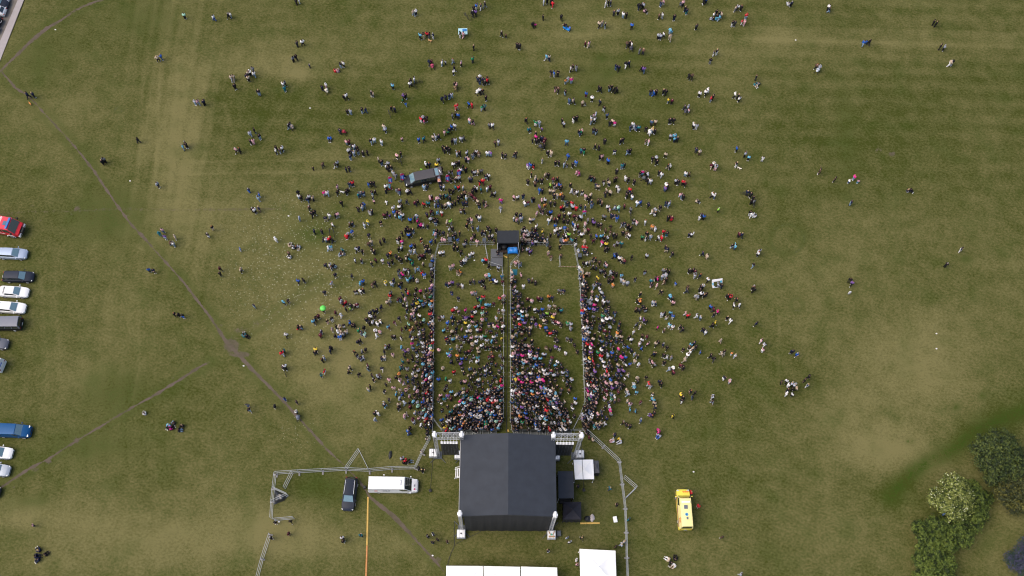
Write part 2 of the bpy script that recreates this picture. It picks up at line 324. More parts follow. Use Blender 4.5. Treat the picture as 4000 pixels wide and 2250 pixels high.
# roof: two slopes, slightly sagging between ribs, with a valance
bm = NB(); NXr, NYr = 24, 16; grid = []
for j in range(NYr + 1):
    row = []
    for i in range(NXr + 1):
        x = -HW - .05 + (2 * HW + .1) * i / NXr; y = -.15 + (DP + .25) * j / NYr
        z = ZR - (ZR - ZE) * abs(x) / HW
        z += .035 * math.sin(math.pi * (j % 4) / 4) * -1 * (1 - abs(x) / HW * .3)
        row.append(bm.verts.new((x, y, z)))
    grid.append(row)
for j in range(NYr):
    for i in range(NXr): bm.faces.new((grid[j][i], grid[j][i + 1], grid[j + 1][i + 1], grid[j + 1][i]))
def skirt(line, drop):
    low = [bm.verts.new((v.co.x * .998, v.co.y, v.co.z - drop)) for v in line]
    for a, b, c, d in zip(line, line[1:], low, low[1:]): bm.faces.new((a, c, d, b))
skirt(grid[0][:], .5); skirt(grid[-1][::-1], .5); skirt([r[0] for r in grid][::-1], .4); skirt([r[-1] for r in grid], .4)
bmesh.ops.recalc_face_normals(bm, faces=bm.faces)
obj('roof', bm, ROOFV, stage, smooth=20)
# black back cloth with folds, side cloths, deck, stairs
bm = NB(); prev = None
for i in range(61):
    x = -HW + .55 + (2 * HW - 1.1) * i / 60; f = .02 * math.sin(i * .9) + .015 * math.sin(i * 2.3)
    cur = [bm.verts.new((x * k, .12 - q + f * (1 + q), z)) for z, q, k in ((9.9, .1, 1), (9.0, .25, 1), (6, .40, .99), (3, .5, .985), (.02, .55, .98))]
    if prev:
        for a, b, c, d in zip(prev, prev[1:], cur, cur[1:]): bm.faces.new((a, b, d, c))
    prev = cur
bmesh.ops.recalc_face_normals(bm, faces=bm.faces); o = obj('back_cloth', bm, BLACKV, stage, smooth=50)
for s in (-1, 1):
    bm = NB()
    for k in range(24):
        y0, y1 = .5 + k * .33, .5 + (k + 1) * .33; f0, f1 = .05 * math.sin(k * 1.7), .05 * math.sin((k + 1) * 1.7)
        top = 9.6; fl = .75 if s > 0 else .0
        vs_ = [bm.verts.new(p) for p in ((s * (HW - .25 + f0), y0, top), (s * (HW - .25 + f1), y1, top), (s * (HW - .25 + fl + f1), y1, .05), (s * (HW - .25 + fl + f0), y0, .05))]
        bm.faces.new(vs_)
    obj('side_cloth', bm, BLACKV, stage)
bm = NB(); box(bm, (0, 5.6, 1.35), (11.6, 10.2, .12)); box(bm, (0, 10.66, .65), (11.5, .06, 1.27)); obj('deck', bm, PLAST, stage)
bm = NB(); l0, l1 = L(1775, 1865, .9), L(1778, 1826, .9); yc = (l0.y + l1.y) / 2; x0 = min(l0.x, l1.x)
for k in range(6):
    box(bm, (x0 + .18 + k * .26, yc, .22 + k * .21), (.13, 1.25, .05)); 
for s in (-1, 1):
    tube(bm, (x0, yc + s * .68, .05), (x0 + 1.7, yc + s * .68, 1.4), .05); tube(bm, (x0 + .1, yc + s * .72, 1.0), (x0 + 1.8, yc + s * .72, 2.35), .035)
    for k in range(3): tube(bm, (x0 + .15 + k * .75, yc + s * .72, .15 + k * .6), (x0 + .15 + k * .75, yc + s * .72, 1.05 + k * .6), .03)
obj('stairs', bm, ALU, stage)
TOW = [(1803, 1699), (2162, 1702), (1796, 2008), (2169, 2013), (1697, 1699), (2272, 1703)]
TXY = []
for u, v in TOW:
    q = L(u, v, 11.9); TXY.append(q)
    truss('tower', (q.x, q.y, .25), (q.x, q.y, 11.2), .42, stage, step=.85, r=.028)
    bm = NB(); box(bm, (q.x, q.y, 11.6), (.5, .5, .7), bev=.02); box(bm, (q.x, q.y, 12.1), (.66, .34, .16), bev=.015); box(bm, (q.x, q.y + .05, 12.3), (.26, .8, .12), bev=.015)
    for k in (-.2, 0, .2): tube(bm, (q.x + k, q.y - .4, 12.22), (q.x + k, q.y + .4, 12.22), .03)
    obj('tower_head', bm, ALU, stage)
    bm = NB(); box(bm, (q.x, q.y, .12), (1.1, 1.1, .2), bev=.02)
    for ax, ay in ((1, 1), (-1, 1), (1, -1), (-1, -1)): tube(bm, (q.x + ax * .25, q.y + ay * .25, .2), (q.x + ax * 1.15, q.y + ay * 1.15, .06), .05)
    obj('tower_base', bm, DGREY, stage)
for a, b in ((4, 0), (1, 5)):
    p, q = TXY[a], TXY[b]; truss('wing_truss', (p.x + .3, p.y, 11.35), (q.x - .3, q.y, 11.35), .75, stage, step=.9, r=.038)
for a, b in ((0, 2), (1, 3)):
    p, q = TXY[a], TXY[b]; truss('roof_truss', (p.x, p.y, 9.4), (q.x, q.y, 9.4), .4, stage, step=1.0)
# video walls hung from the wing trusses, seen from behind
for a, b in ((4, 0), (1, 5)):
    p, q = TXY[a], TXY[b]; sgn = 1 if a == 1 else -1
    x0, x1 = (p.x + .75, q.x - .55) if sgn < 0 else (p.x + .45, q.x - .9)
    yw = p.y - .55; zt, zb = 9.6, 2.9; nC = 6; wv = (x1 - x0) / nC
    root = empty('video_wall', SM @ Vector(((x0 + x1) / 2, yw, zb)), SYAW, ('black hanging video wall under the left wing truss of the stage', 'black hanging video wall under the wing truss beside the small white tent')[sgn > 0], 'video wall', 'video walls hung beside the stage')
    bm = NB()
    for i in range(nC):
        for k in range(9):
            zz = (zt - zb) * k / 9; box(bm, (x0 - (x0 + x1) / 2 + wv * (i + .5), 0, zz + .3), (wv * .96, .16, .57), bev=.01)
    obj('panel', bm, PLAST, root)
    bm = NB()
    for i in range(nC):
        for k in range(18): box(bm, (x0 - (x0 + x1) / 2 + wv * (i + .5), -.1, (zt - zb) * (k + .5) / 18), (wv * .13, .05, .11))
    obj('power_supply', bm, DGREY, root)
    bm = NB()
    for i in range(nC):
        box(bm, (x0 - (x0 + x1) / 2 + wv * (i + .5), -.02, zt - zb + .30), (wv * .78, .34, .1)); box(bm, (x0 - (x0 + x1) / 2 + wv * (i + .5), -.02, zt - zb + .5), (wv * .72, .12, .26))
        tube(bm, (x0 - (x0 + x1) / 2 + wv * (i + .5), 0, zt - zb + .5), (x0 - (x0 + x1) / 2 + wv * (i + .5), .45, 11.1 - zb), .025)
    obj('hanging_bracket', bm, ALU, root)
# ---------------------------------------------------------------- ballast tanks
TANKW = mat('tank_plastic', (.72, .73, .74), .45, var=.10, scale=4)
def tank(u, v, label, open_=False):
    p = P(u, v, 1.05); r = empty('ballast_tank', (p.x, p.y, 0), SYAW, label, 'water tank', 'white ballast tanks at the stage towers')
    bm = NB(); box(bm, (0, 0, .07), (1.2, 1.2, .13)); obj('pallet', bm, PLAST if not open_ else WOOD, r)
    bm = NB(); box(bm, (0, 0, .62), (1.12, 1.12, .92), bev=.10); obj('tank', bm, TANKW, r, smooth=40)
    bm = NB()
    for k in range(5):
        z = .2 + k * .2
        for s in (-1, 1): tube(bm, (-.6, s * .6, z), (.6, s * .6, z), .014, 5); tube(bm, (s * .6, -.6, z), (s * .6, .6, z), .014, 5)
    for k in range(6):
        t = -.6 + k * .24
        for s in (-1, 1): tube(bm, (t, s * .6, .13), (t, s * .6, 1.03), .014, 5); tube(bm, (s * .6, t, .13), (s * .6, t, 1.03), .014, 5)
    for t in (-.25, .25): tube(bm, (t, -.6, 1.09), (t, .6, 1.09), .018, 5)
    obj('cage', bm, GALV, r)
    bm = NB(); lathe(bm, [(.12, 1.07), (.12, 1.14), (.02, 1.15)], 12)
    obj('filler_cap', bm, mat('cap_teal', (.02, .35, .25), .5) if open_ else PLAST, r)
    if open_:
        bm = NB(); box(bm, (0, -.3, 1.12), (.9, .25, .04)); box(bm, (-.3, .2, 1.12), (.12, .6, .04), Matrix.Rotation(.5, 3, 'Z')); box(bm, (.3, .2, 1.12), (.12, .6, .04), Matrix.Rotation(-.5, 3, 'Z')); obj('strap_board', bm, WOOD, r)
tank(1692, 1768, 'white caged water tank at the outermost tower of the left stage wing'); tank(1791, 1775, 'white caged water tank half hidden by the left edge of the stage roof')
tank(2171, 1780, 'white caged water tank half hidden by the right edge of the stage roof'); tank(2266, 1773, 'white caged water tank beside the small white tent')
tank(1801, 2084, 'white caged water tank at the back corner tower, next to loose cables'); tank(2155, 2088, 'white water tank with teal cap and timber straps at a back stage corner', True)
# ---------------------------------------------------------------- side tents
def lean_tent(name, quad, zs, m, label, cat, drop=0.0, sides=True, skirtm=None, parts=('canopy', 'side_wall', 'leg')):
    """canopy on four posts; quad = 4 image corners at heights zs (top-left, top-right, bottom-right, bottom-left)"""
    pts = [P(u, v, z) for (u, v), z in zip(quad, zs)]; c = sum(pts, Vector()) / 4; c.z = 0
    r = empty(name, c, 0, label, cat); q = [p - c for p in pts]
    return r, q
def pyramid_tent(name, quad, ze, rise, m, label, cat, group=None, skirt_=.28, legm=None, sidewalls=(), wallm=None, seam=False):
    pts = [P(u, v, ze) for u, v in quad]; c = sum(pts, Vector()) / 4; c.z = 0
    r = empty(name, c, 0, label, cat, group); q = [p - c for p in pts]; top = Vector((0, 0, ze + rise))
    bm = NB(); N = 6; ridge = []
    for k in range(4):
        a, b = q[k], q[(k + 1) % 4]; rows = []
        for j in range(N + 1):
            t = j / N; l, rr = a.lerp(top, t), b.lerp(top, t); sag = -.18 * rise * math.sin(math.pi * t)
            rows.append([bm.verts.new(l.lerp(rr, i / 4) + Vector((0, 0, sag * math.sin(math.pi * i / 4)))) for i in range(5)])
        for x, y in zip(rows, rows[1:]):
            for i in range(4):
                f = (x[i], x[i + 1], y[i + 1], y[i]); bm.faces.new(f)
        low = [bm.verts.new(a.lerp(b, i / 4) * 1.0 + Vector((0, 0, -skirt_ * (1 - .15 * (i % 2))))) for i in range(5)]
        for i in range(4): bm.faces.new((rows[0][i], low[i], low[i + 1], rows[0][i + 1]))
    bmesh.ops.remove_doubles(bm, verts=bm.verts, dist=.004)
    bmesh.ops.recalc_face_normals(bm, faces=bm.faces); obj('canopy', bm, m, r, smooth=25)
    for p in q:
        bm = NB(); p2 = p * .97; tube(bm, (p2.x, p2.y, .0), (p2.x, p2.y, ze - .05), .035, 8); box(bm, (p2.x, p2.y, .012), (.14, .14, .02)); obj('leg', bm, legm or ALU, r)
    bm = NB()
    for k in range(4): tube(bm, q[k] * .97 - Vector((0, 0, .12)), q[(k + 1) % 4] * .97 - Vector((0, 0, .12)), .025)
    tube(bm, (0, 0, ze), (0, 0, ze + rise - .03), .03)
    obj('frame', bm, legm or ALU, r)
    for k in sidewalls:
        a, b = q[k] * .985, q[(k + 1) % 4] * .985; bm = NB(); prev = None
        for i in range(13):
            p = a.lerp(b, i / 12); n = Vector((b.y - a.y, a.x - b.x, 0)).normalized() * .05 * math.sin(i * 1.9)
            cur = (bm.verts.new((p.x, p.y, ze - .1)), bm.verts.new((p.x + n.x * 1.5, p.y + n.y * 1.5, .02)))
            if prev: bm.faces.new((prev[0], prev[1], cur[1], cur[0]))
            prev = cur
        obj('side_wall', bm, wallm or m, r)
    return r
WT = 'white marquees behind the stage'
pyramid_tent('marquee', [(1743, 2210), (1886, 2211), (1890, 2350), (1744, 2350)], 2.7, .8, WHITEV, 'white pyramid marquee, first of the row behind the stage on the cable side', 'tent', WT)
pyramid_tent('marquee', [(1889, 2211), (2031, 2214), (2036, 2352), (1893, 2352)], 2.7, .8, WHITEV, 'white pyramid marquee in the middle of the row of three behind the stage', 'tent', WT)
pyramid_tent('marquee', [(2035, 2213), (2176, 2217), (2182, 2355), (2039, 2354)], 2.7, .8, WHITEV, 'white pyramid marquee ending the row of three, gap before the lone marquee', 'tent', WT)
pyramid_tent('marquee', [(2264, 2144), (2404, 2151), (2409, 2290), (2268, 2286)], 2.7, .8, WHITEV, 'lone white marquee beside the metal fence with a white canopy at its side', 'tent', WT)
pyramid_tent('gazebo', [(2241, 1796), (2317, 1795), (2321, 1871), (2246, 1872)], 2.5, .45, WHITEV, 'small white gazebo beside the stage wing with a black cable over it', 'tent')
pyramid_tent('gazebo', [(2316, 1799), (2338, 1799), (2342, 1847), (2320, 1847)], 2.1, .25, mat('charcoal_canvas', (.06, .062, .072), .7, var=.15, scale=3), 'narrow charcoal canopy attached to the far side of the small white gazebo', 'tent', sidewalls=(1, 2), wallm=BLACKV, legm=PLAST)
r = pyramid_tent('gazebo', [(2201, 1961), (2270, 1960), (2271, 2029), (2200, 2029)], 2.4, .7, mat('black_gazebo', (.017, .016, .024), .7, var=.3, scale=3, bump=.2), 'black square gazebo with draped sides behind the stage corner', 'tent', sidewalls=(2, 3), wallm=BLACKV, legm=PLAST)
# black wing tent with a flat sloping roof, open at the back
pts = [P(2180, 1840, 3.4), P(2240, 1840, 3.0), P(2242, 1946, 3.0), P(2182, 1947, 3.4)]; c0 = sum(pts, Vector()) / 4; c0.z = 0
wt = empty('wing_tent', c0, 0, 'black flat-roofed wing tent joined to the side of the stage', 'tent')
bm = NB(); rows = []
for j in range(13):
    t = j / 12; a, b = (pts[0] - c0).lerp(pts[3] - c0, t), (pts[1] - c0).lerp(pts[2] - c0, t)
    rows.append([bm.verts.new(a.lerp(b, i / 6) + Vector((0, 0, -.08 * math.sin(math.pi * i / 6) + .03 * math.sin(j * 2.1)))) for i in range(7)])
for x, y in zip(rows, rows[1:]):
    for i in range(6): bm.faces.new((x[i], x[i + 1], y[i + 1], y[i]))
bmesh.ops.recalc_face_normals(bm, faces=bm.faces); obj('canopy', bm, mat('wing_canvas', (.030, .033, .042), .6, var=.2, scale=2.5, bump=.2), wt, smooth=60)
bm = NB(); q = [p - c0 for p in pts]
for a, b in ((q[0], q[1]), (q[1], q[2])):
    for i in range(8):
        p, s = a.lerp(b, i / 8), a.lerp(b, (i + 1) / 8); bm.faces.new([bm.verts.new(x) for x in ((p.x, p.y, p.z - .05), (s.x, s.y, s.z - .05), (s.x * .99, s.y, .02), (p.x * .99, p.y, .02))])
obj('side_wall', bm, BLACKV, wt)
for p in q:
    bm = NB(); tube(bm, (p.x * .97, p.y * .97, 0), (p.x * .97, p.y * .97, p.z - .06), .04); obj('leg', bm, ALU, wt)
bm = NB(); box(bm, (.1, -1.9, .4), (1.6, .7, .75), bev=.03); obj('flight_case', bm, PLAST, wt)
# guy cables with their ground weights
def cable(name, pts, r, label, m=PLAST, cat='cable'):
    cu = bpy.data.curves.new(name, 'CURVE'); cu.dimensions = '3D'; cu.bevel_depth = r; cu.bevel_resolution = 1; s = cu.splines.new('POLY'); s.points.add(len(pts) - 1)
    for k, p in enumerate(pts): s.points[k].co = (*p, 1)
    cu.materials.append(m); return tag(real(name, cu), label, cat)
for (t, g, lab) in ((4, (1681, 1917), 'taut black guy cable from the left stage wing down to the grass'), (5, (2280, 1915), 'taut black guy cable passing over the small white gazebo')):
    a = SM @ Vector((TXY[t].x, TXY[t].y, 11)); b = P(*g); cable('guy_cable', [a, b], .035, lab)
    bm = NB(); box(bm, (0, 0, .14), (.42, .42, .28), Matrix.Rotation(.4, 3, 'Z'), bev=.03)
    for k in (-.12, 0, .12): box(bm, (k, 0, .3), (.05, .3, .06), Matrix.Rotation(.4, 3, 'Z'))
    o = obj('ground_weight', bm, PLAST); o.location = (b.x, b.y, 0); tag(o, 'black ground weight holding the guy cable %s' % ('beside the white event van' if t == 4 else 'behind the small white gazebo'), 'weight')
cable('power_cable', [P(u, v, .02) for u, v in ((1776, 2040), (1774, 2085), (1776, 2120), (1772, 2140), (1762, 2160), (1752, 2190), (1744, 2230), (1738, 2270))], .04, 'thick black power cable snaking from the back stage corner')
cable('power_cable', [P(u, v, .02) for u, v in ((1776, 2132), (1788, 2120), (1812, 2108), (1840, 2095), (1868, 2082), (1882, 2072))], .03, 'thin black power cable curving along the back of the stage')
cable('power_cable', [P(u, v, .02) for u, v in ((1984, 985), (1985, 1040), (1983, 1200), (1981, 1400), (1979, 1600), (1979, 1690))], .05, 'long black cable along the aisle between the two crowd pens')
# stage odds and ends
def crate(u, v, s, rz, m, name, label, cat):
    p = P(u, v, s[2] / 2); bm = NB(); R_ = Matrix.Rotation(rz, 3, 'Z'); box(bm, (0, 0, s[2] / 2), s, R_, bev=.04); box(bm, (0, 0, s[2] + .02), (s[0] * .8, s[1] * .8, .05), R_, bev=.015)
    o = obj(name, bm, m); o.location = (p.x, p.y, 0); return tag(o, label, cat)
crate(2183, 2084, (.62, .78, .5), .1, DGREY, 'crate', 'dark grey lidded crate beside the white tank with teal cap', 'crate')
crate(2403, 2029, (.55, .85, .42), .2, mat('white_box', (.8, .82, .82), .6, var=.04), 'cool_box', 'white box standing alone on the grass inside the fence', 'box')
crate(1424, 1904, (.42, .42, .5), .2, PLAST, 'crate', 'small black case on the path behind the white event van', 'case')
def heap(u, v, r, h, m, label, name, cat):
    p = P(u, v); bm = NB(); bmesh.ops.create_icosphere(bm, subdivisions=3, radius=1)
    for x in bm.verts:
        n = 1 + .35 * mnoise.noise(x.co * 2.1 + Vector((u, v, 0))); x.co = Vector((x.co.x * r[0] * n, x.co.y * r[1] * n, max(0, x.co.z * h * n)))
    o = obj(name, bm, m, smooth=60); o.location = (p.x, p.y, 0); return tag(o, label, cat)
heap(2295, 2027, (.5, .42), .4, PLAST, 'heap of black canvas on the grass next to the yellow cable ramp', 'canvas_heap', 'canvas')
heap(2313, 2023, (.36, .55), .3, mat('pale_canvas', (.45, .40, .39), .8, var=.25, scale=5), 'pale folded beach seat beside the heap of black canvas', 'folded_seat', 'seat')
heap(1524, 1777, (.25, .6), .3, PLAST, 'dark bag lying on the grass outside the compound fence', 'bag', 'bag')
# cable ramps
YEL, ORA = mat('ramp_yellow', (.62, .40, .09), .6, var=.12, scale=3), mat('ramp_orange', (.56, .23, .07), .6, var=.12, scale=3)
def ramp_proto():
    bm = NB(); loft(bm, [[(x, -.125, 0.003), (x, -.08, .07), (x, .08, .07), (x, .125, 0.003)] for x in (-.98, .98)]); return bm
def ramps(pts, cols, base):
    n = 0
    for (a, b), m, labs in zip(zip(pts, pts[1:]), cols, base):
        A, B = P(*a), P(*b); k = max(1, round((B - A).length / 2.0)); rz = math.atan2(B.y - A.y, B.x - A.x)
        for i in range(k):
            p = A.lerp(B, (i + .5) / k); r = obj('cable_ramp', ramp_proto(), m); r.location = p; r.rotation_euler = (0, 0, rz); r.scale.x = (B - A).length / k / 2.0
            tag(r, labs % ('first', 'second', 'third', 'fourth', 'fifth', 'sixth', 'seventh', 'eighth')[i], 'cable ramp', 'cable ramps on the grass')
            bm = NB()
            for s in (-.045, .045): box(bm, (0, s, .073), (1.9, .018, .01))
            obj('cover_groove', bm, WOOD, r)
ramps([(1438, 1941), (1434, 2131), (1429, 2290)], (YEL, ORA), ('yellow cable ramp, %s counted from the white event van', 'orange cable ramp, %s after the yellow ones'))
ramps([(2266, 2044), (2343, 2043)], (YEL,), ('yellow cable ramp behind the black gazebo, %s from the gazebo',))
ramps([(1962, 996), (1982, 1006)], (YEL,), ('short yellow cable ramp in front of the sound booth, %s',))
ramps([(1983, 1678), (1987, 1686)], (YEL,), ('small yellow cable ramp peeping out over the stage roof, %s',))

# ================================================================ sound booth
bq = [P(1941, 901, 4.2), P(2027, 900, 4.2), P(2029, 949, 3.7), P(1941, 949, 3.7)]; bc = sum(bq, Vector()) / 4; bc.z = 0; byaw = math.atan2((bq[1] - bq[0]).y, (bq[1] - bq[0]).x)
booth = empty('sound_booth', bc, byaw, 'dark flat-roofed sound booth at the far end of the crowd pens', 'booth')
BI = (Matrix.Translation(bc) @ Matrix.Rotation(byaw, 4, 'Z')).inverted(); bl_ = [BI @ p for p in bq]; bw = (bl_[1].x - bl_[0].x) / 2; by0, by1 = bl_[3].y, bl_[0].y
bm = NB(); rows = []
for j in range(9):
    t = j / 8; rows.append([bm.verts.new((-bw + 2 * bw * i / 10, by0 + (by1 - by0) * t, 3.75 + .5 * t - .05 * math.sin(math.pi * (i % 2) / 2))) for i in range(11)])
for x, y in zip(rows, rows[1:]):
    for i in range(10): bm.faces.new((x[i], x[i + 1], y[i + 1], y[i]))
low = [bm.verts.new((v.co.x, v.co.y - .01, v.co.z - .35)) for v in rows[0]]
for a, b, c, d in zip(rows[0], rows[0][1:], low, low[1:]): bm.faces.new((a, c, d, b))
bmesh.ops.recalc_face_normals(bm, faces=bm.faces); obj('roof', bm, mat('booth_roof', (.020, .024, .031), .6, var=.15, scale=3, spec=.2), booth, smooth=30)
bm = NB(); box(bm, (-bw + .05, (by0 + by1) / 2, 2), (.06, by1 - by0, 3.7)); box(bm, (bw - .05, (by0 + by1) / 2, 2), (.06, by1 - by0, 3.7)); box(bm, (0, by1 - .05, 2), (2 * bw - .2, .06, 3.9)); obj('side_wall', bm, BLACKV, booth)
bm = NB(); box(bm, (0, (by0 + by1) / 2 - .1, .5), (2 * bw - .2, by1 - by0 + .1, .12)); box(bm, (0, by0 - .16, .24), (2 * bw - .25, .06, .4)); obj('floor', bm, mat('booth_floor', (.045, .03, .024), .8, var=.3), booth)
for s in (-1, 1):
    bm = NB(); tube(bm, (s * (bw - .1), by0 - .02, 0), (s * (bw - .1), by0 - .02, 3.7), .05); obj('leg', bm, ALU, booth)
bm = NB(); lathe(bm, [(.42, .6), (.45, 1.5), (.3, 1.62), (.05, 1.65)], 14, Matrix.Translation((-bw + 1.15, by0 + .55, 0))); obj('covered_speaker', bm, PLAST, booth, smooth=40)
bm = NB(); box(bm, (-bw + .38, by0 + .5, 1.0), (.5, .9, .9), bev=.03); obj('rack', bm, PLAST, booth)
# blue tarpaulin over the mixing desk
tq = [P(1981, 961, 1.5), P(2024, 961, 1.6), P(2025, 986, 1.35), P(1983, 986, 1.2)]; tc = sum(tq, Vector()) / 4; tc.z = .6
bm = NB(); rows = []
for j in range(13):
    row = []
    for i in range(17):
        a = tq[3].lerp(tq[0], j / 12).lerp(tq[2].lerp(tq[1], j / 12), i / 16) - tc
        e = min(i, 16 - i) / 2.0; f = min(j, 12 - j) / 2.0; drop = (max(0, 1 - e) + max(0, 1 - f)) * .45
        row.append(bm.verts.new(a + Vector((0, 0, .09 * mnoise.noise(a * 2.2) - drop))))
    rows.append(row)
for x, y in zip(rows, rows[1:]):
    for i in range(16): bm.faces.new((x[i], x[i + 1], y[i + 1], y[i]))
o = obj('tarpaulin', bm, TARP, smooth=60); o.location = tc; sol = o.modifiers.new('t', 'SOLIDIFY'); sol.thickness = .03; tag(o, 'bright blue tarpaulin draped over the desk in the sound booth', 'tarpaulin')
pq = [P(1917, 988, .45), P(1961, 986, .45), P(1964, 1023, .45), P(1920, 1026, .45)]; pc = sum(pq, Vector()) / 4; pc.z = 0
pf = empty('platform', pc, byaw - .03, 'low grey platform of two decks in front of the sound booth', 'platform')
for k, s in enumerate((-1, 1)):
    bm = NB(); box(bm, (0, s * .78, .42), (1.98, 1.5, .08), bev=.01); obj('deck', bm, mat('deck_grey', (.085, .09, .10), .6, var=.2, scale=3), pf)
for s in (-1, 1):
    for t in (-1, 0, 1): bm = NB(); tube(bm, (s * .9, t * 1.4, 0), (s * .9, t * 1.4, .38), .03); obj('leg', bm, ALU, pf)
# teal blanket by the aisle barrier
bqn = [P(1999, 1052, .05), P(2021, 1052, .05), P(2020, 1075, .05), P(1998, 1073, .05)]; cc = sum(bqn, Vector()) / 4; bm = NB(); rows = []
for j in range(7): rows.append([bm.verts.new(bqn[3].lerp(bqn[0], j / 6).lerp(bqn[2].lerp(bqn[1], j / 6), i / 6) - cc + Vector((0, 0, .04 * mnoise.noise(Vector((i * .9, j * .9, 2)))))) for i in range(7)])
for x, y in zip(rows, rows[1:]):
    for i in range(6): bm.faces.new((x[i], x[i + 1], y[i + 1], y[i]))
o = obj('banner_cloth', bm, mat('teal_cloth', (.01, .12, .17), .8, var=.2), smooth=60); o.location = cc; tag(o, 'dark teal cloth spread by the aisle barrier below the sound booth', 'cloth')

# ================================================================ bins along the barriers
def bin_proto():
    r = empty('waste_bin', (0, 0, 0)); bm = NB(); loft(bm, [[(-.27 * k, -.3 * k, z), (.27 * k, -.3 * k, z), (.27 * k, .3 * k, z), (-.27 * k, .3 * k, z)] for k, z in ((.8, .06), (1, 1.15))]); obj('body', bm, PLAST, r)
    bm = NB(); box(bm, (0, 0, 1.2), (.60, .66, .09), Matrix.Rotation(.12, 3, 'X'), bev=.03); obj('lid', bm, mat('lid_sky_sheen', (.045, .058, .078), .5, var=.1), r)  # sky sheen painted into the lid as a paler blue-grey
    for s in (-1, 1): bm = NB(); lathe(bm, [(.1, -.03), (.1, .03)], 12, Matrix.Translation((s * .22, .28, .1)) @ Matrix.Rotation(math.pi / 2, 4, 'Y')); obj('wheel', bm, RUBBER, r)
    return r
BINS = [(1758, 940, 'black bin with sky-sheen lid behind the end barrier, left of the sound booth'), (1892, 942, 'black bin with sky-sheen lid between sound booth and loose barrier'), (1683, 1041, 'black bin with sky-sheen lid uppermost on the outer side of the left pen'), (1685, 1231, 'black bin with sky-sheen lid amid crowd outside the left pen, second down'),
        (1684, 1422, 'black bin with sky-sheen lid amid crowd outside the left pen, third down'), (1683, 1588, 'black bin with sky-sheen lid outside the left pen nearest the stage'), (2192, 943, 'black bin with sky-sheen lid at the end barrier of the right pen'), (2264, 1003, 'black bin with sky-sheen lid uppermost on the outer side of the right pen'), (2298, 1182, 'black bin with sky-sheen lid amid crowd outside the right pen'), (2319, 1531, 'black bin with sky-sheen lid outside the right pen nearest the stage')]
bp_ = bin_proto()
for k, (u, v, lab) in enumerate(BINS):
    o = bp_ if k == 0 else copy_tree(bp_); p = P(u, v, .6); o.location = (p.x, p.y, 0); o.rotation_euler = (0, 0, random.uniform(-.2, .2)); tag(o, lab, 'waste bin', 'waste bins along the barriers')

# ================================================================ barriers and fences
def barrier_proto(Lg=2.3, dark=False):
    r = empty('crowd_barrier', (0, 0, 0)); m = PLAST if dark else GALV; bm = NB(); h = Lg / 2 - .03
    for z in (.18, 1.1): tube(bm, (-h, 0, z), (h, 0, z), .022, 6)
    for x in (-h, h): tube(bm, (x, 0, .18), (x, 0, 1.1), .022, 6)
    obj('frame', bm, m, r); bm = NB()
    for k in range(1, 14): tube(bm, (-h + 2 * h * k / 14, 0, .18), (-h + 2 * h * k / 14, 0, 1.1), .006, 4)
    obj('bars', bm, m, r)
    for x in (-h * .78, h * .78): bm = NB(); tube(bm, (x, -.24, .02), (x, .24, .02), .02, 5); tube(bm, (x, 0, .0), (x, 0, .2), .025, 5); obj('foot', bm, m, r)
    return r
def stage_barrier_proto():
    r = empty('stage_barrier', (0, 0, 0)); bm = NB(); box(bm, (0, .0, .62), (1.18, .04, 1.1), bev=.005); tube(bm, (-.58, .03, 1.2), (.58, .03, 1.2), .04); obj('front_panel', bm, mat('barrier_grey', (.09, .10, .105), .5, .3, var=.2), r)
    bm = NB(); box(bm, (0, -.35, .02), (1.16, .85, .02)); obj('floor_plate', bm, mat('barrier_plate', (.12, .13, .13), .6, .3, var=.2), r)
    for s in (-.45, .45): bm = NB(); tube(bm, (s, -.02, 1.05), (s, -.72, .04), .028); obj('brace', bm, GALV, r)
    return r
bproto = barrier_proto(); sproto = stage_barrier_proto(); used = {'b': False, 's': False}; NB_COUNT = [0]
ORD = ['first', 'second', 'third', 'fourth', 'fifth', 'sixth', 'seventh', 'eighth', 'ninth', 'tenth', 'eleventh', 'twelfth', 'thirteenth', 'fourteenth', 'fifteenth', 'sixteenth', 'seventeenth', 'eighteenth', 'nineteenth', 'twentieth']
def barrier_run(pts, where, cat='crowd barrier', grp='metal crowd barriers round the pens', kind='b', step=2.32):
    W = [P(*p) for p in pts]; i = 0
    for A, B in zip(W, W[1:]):
        n = max(1, round((B - A).length / step))
        for k in range(n):
            p = A.lerp(B, (k + .5) / n); src = bproto if kind == 'b' else sproto
            o = copy_tree(src) if used[kind] else src; used[kind] = True
            o.location = p; o.rotation_euler = (0, 0, math.atan2(B.y - A.y, B.x - A.x)); o.scale.x = (B - A).length / n / step
            tag(o, where % (ORD[i] if i < 20 else 'last') if '%s' in where else where, cat, grp); i += 1
barrier_run([(1713, 961), (1701, 1003), (1696, 1126), (1692, 1643), (1690, 1692)], 'metal barrier, %s along the pen side facing the dirt path')
barrier_run([(1715, 958), (1770, 955)], 'metal barrier closing the pen corner by a bin')
barrier_run([(1833, 957), (1931, 957)], 'metal barrier, %s of the pair beside the sound booth')
barrier_run([(1894, 957), (1908, 1032), (1961, 1049), (1967, 1126), (1967, 1640)], 'metal barrier, %s on the cable aisle, platform side')
barrier_run([(2033, 965), (2026, 1004), (1995, 1037), (1993, 1126), (1993, 1640), (1999, 1683)], 'metal barrier, %s on the cable aisle, tarpaulin side')
barrier_run([(2036, 958), (2139, 959)], 'metal barrier, %s in the row leading off the blue tarpaulin')
barrier_run([(2190, 957), (2239, 956)], 'metal barrier, %s closing the pen corner with the red-white tape')
barrier_run([(2240, 957), (2257, 1041), (2265, 1126), (2271, 1243), (2279, 1476), (2284, 1573), (2263, 1630)], 'metal barrier, %s along the pen side facing the ambulance')
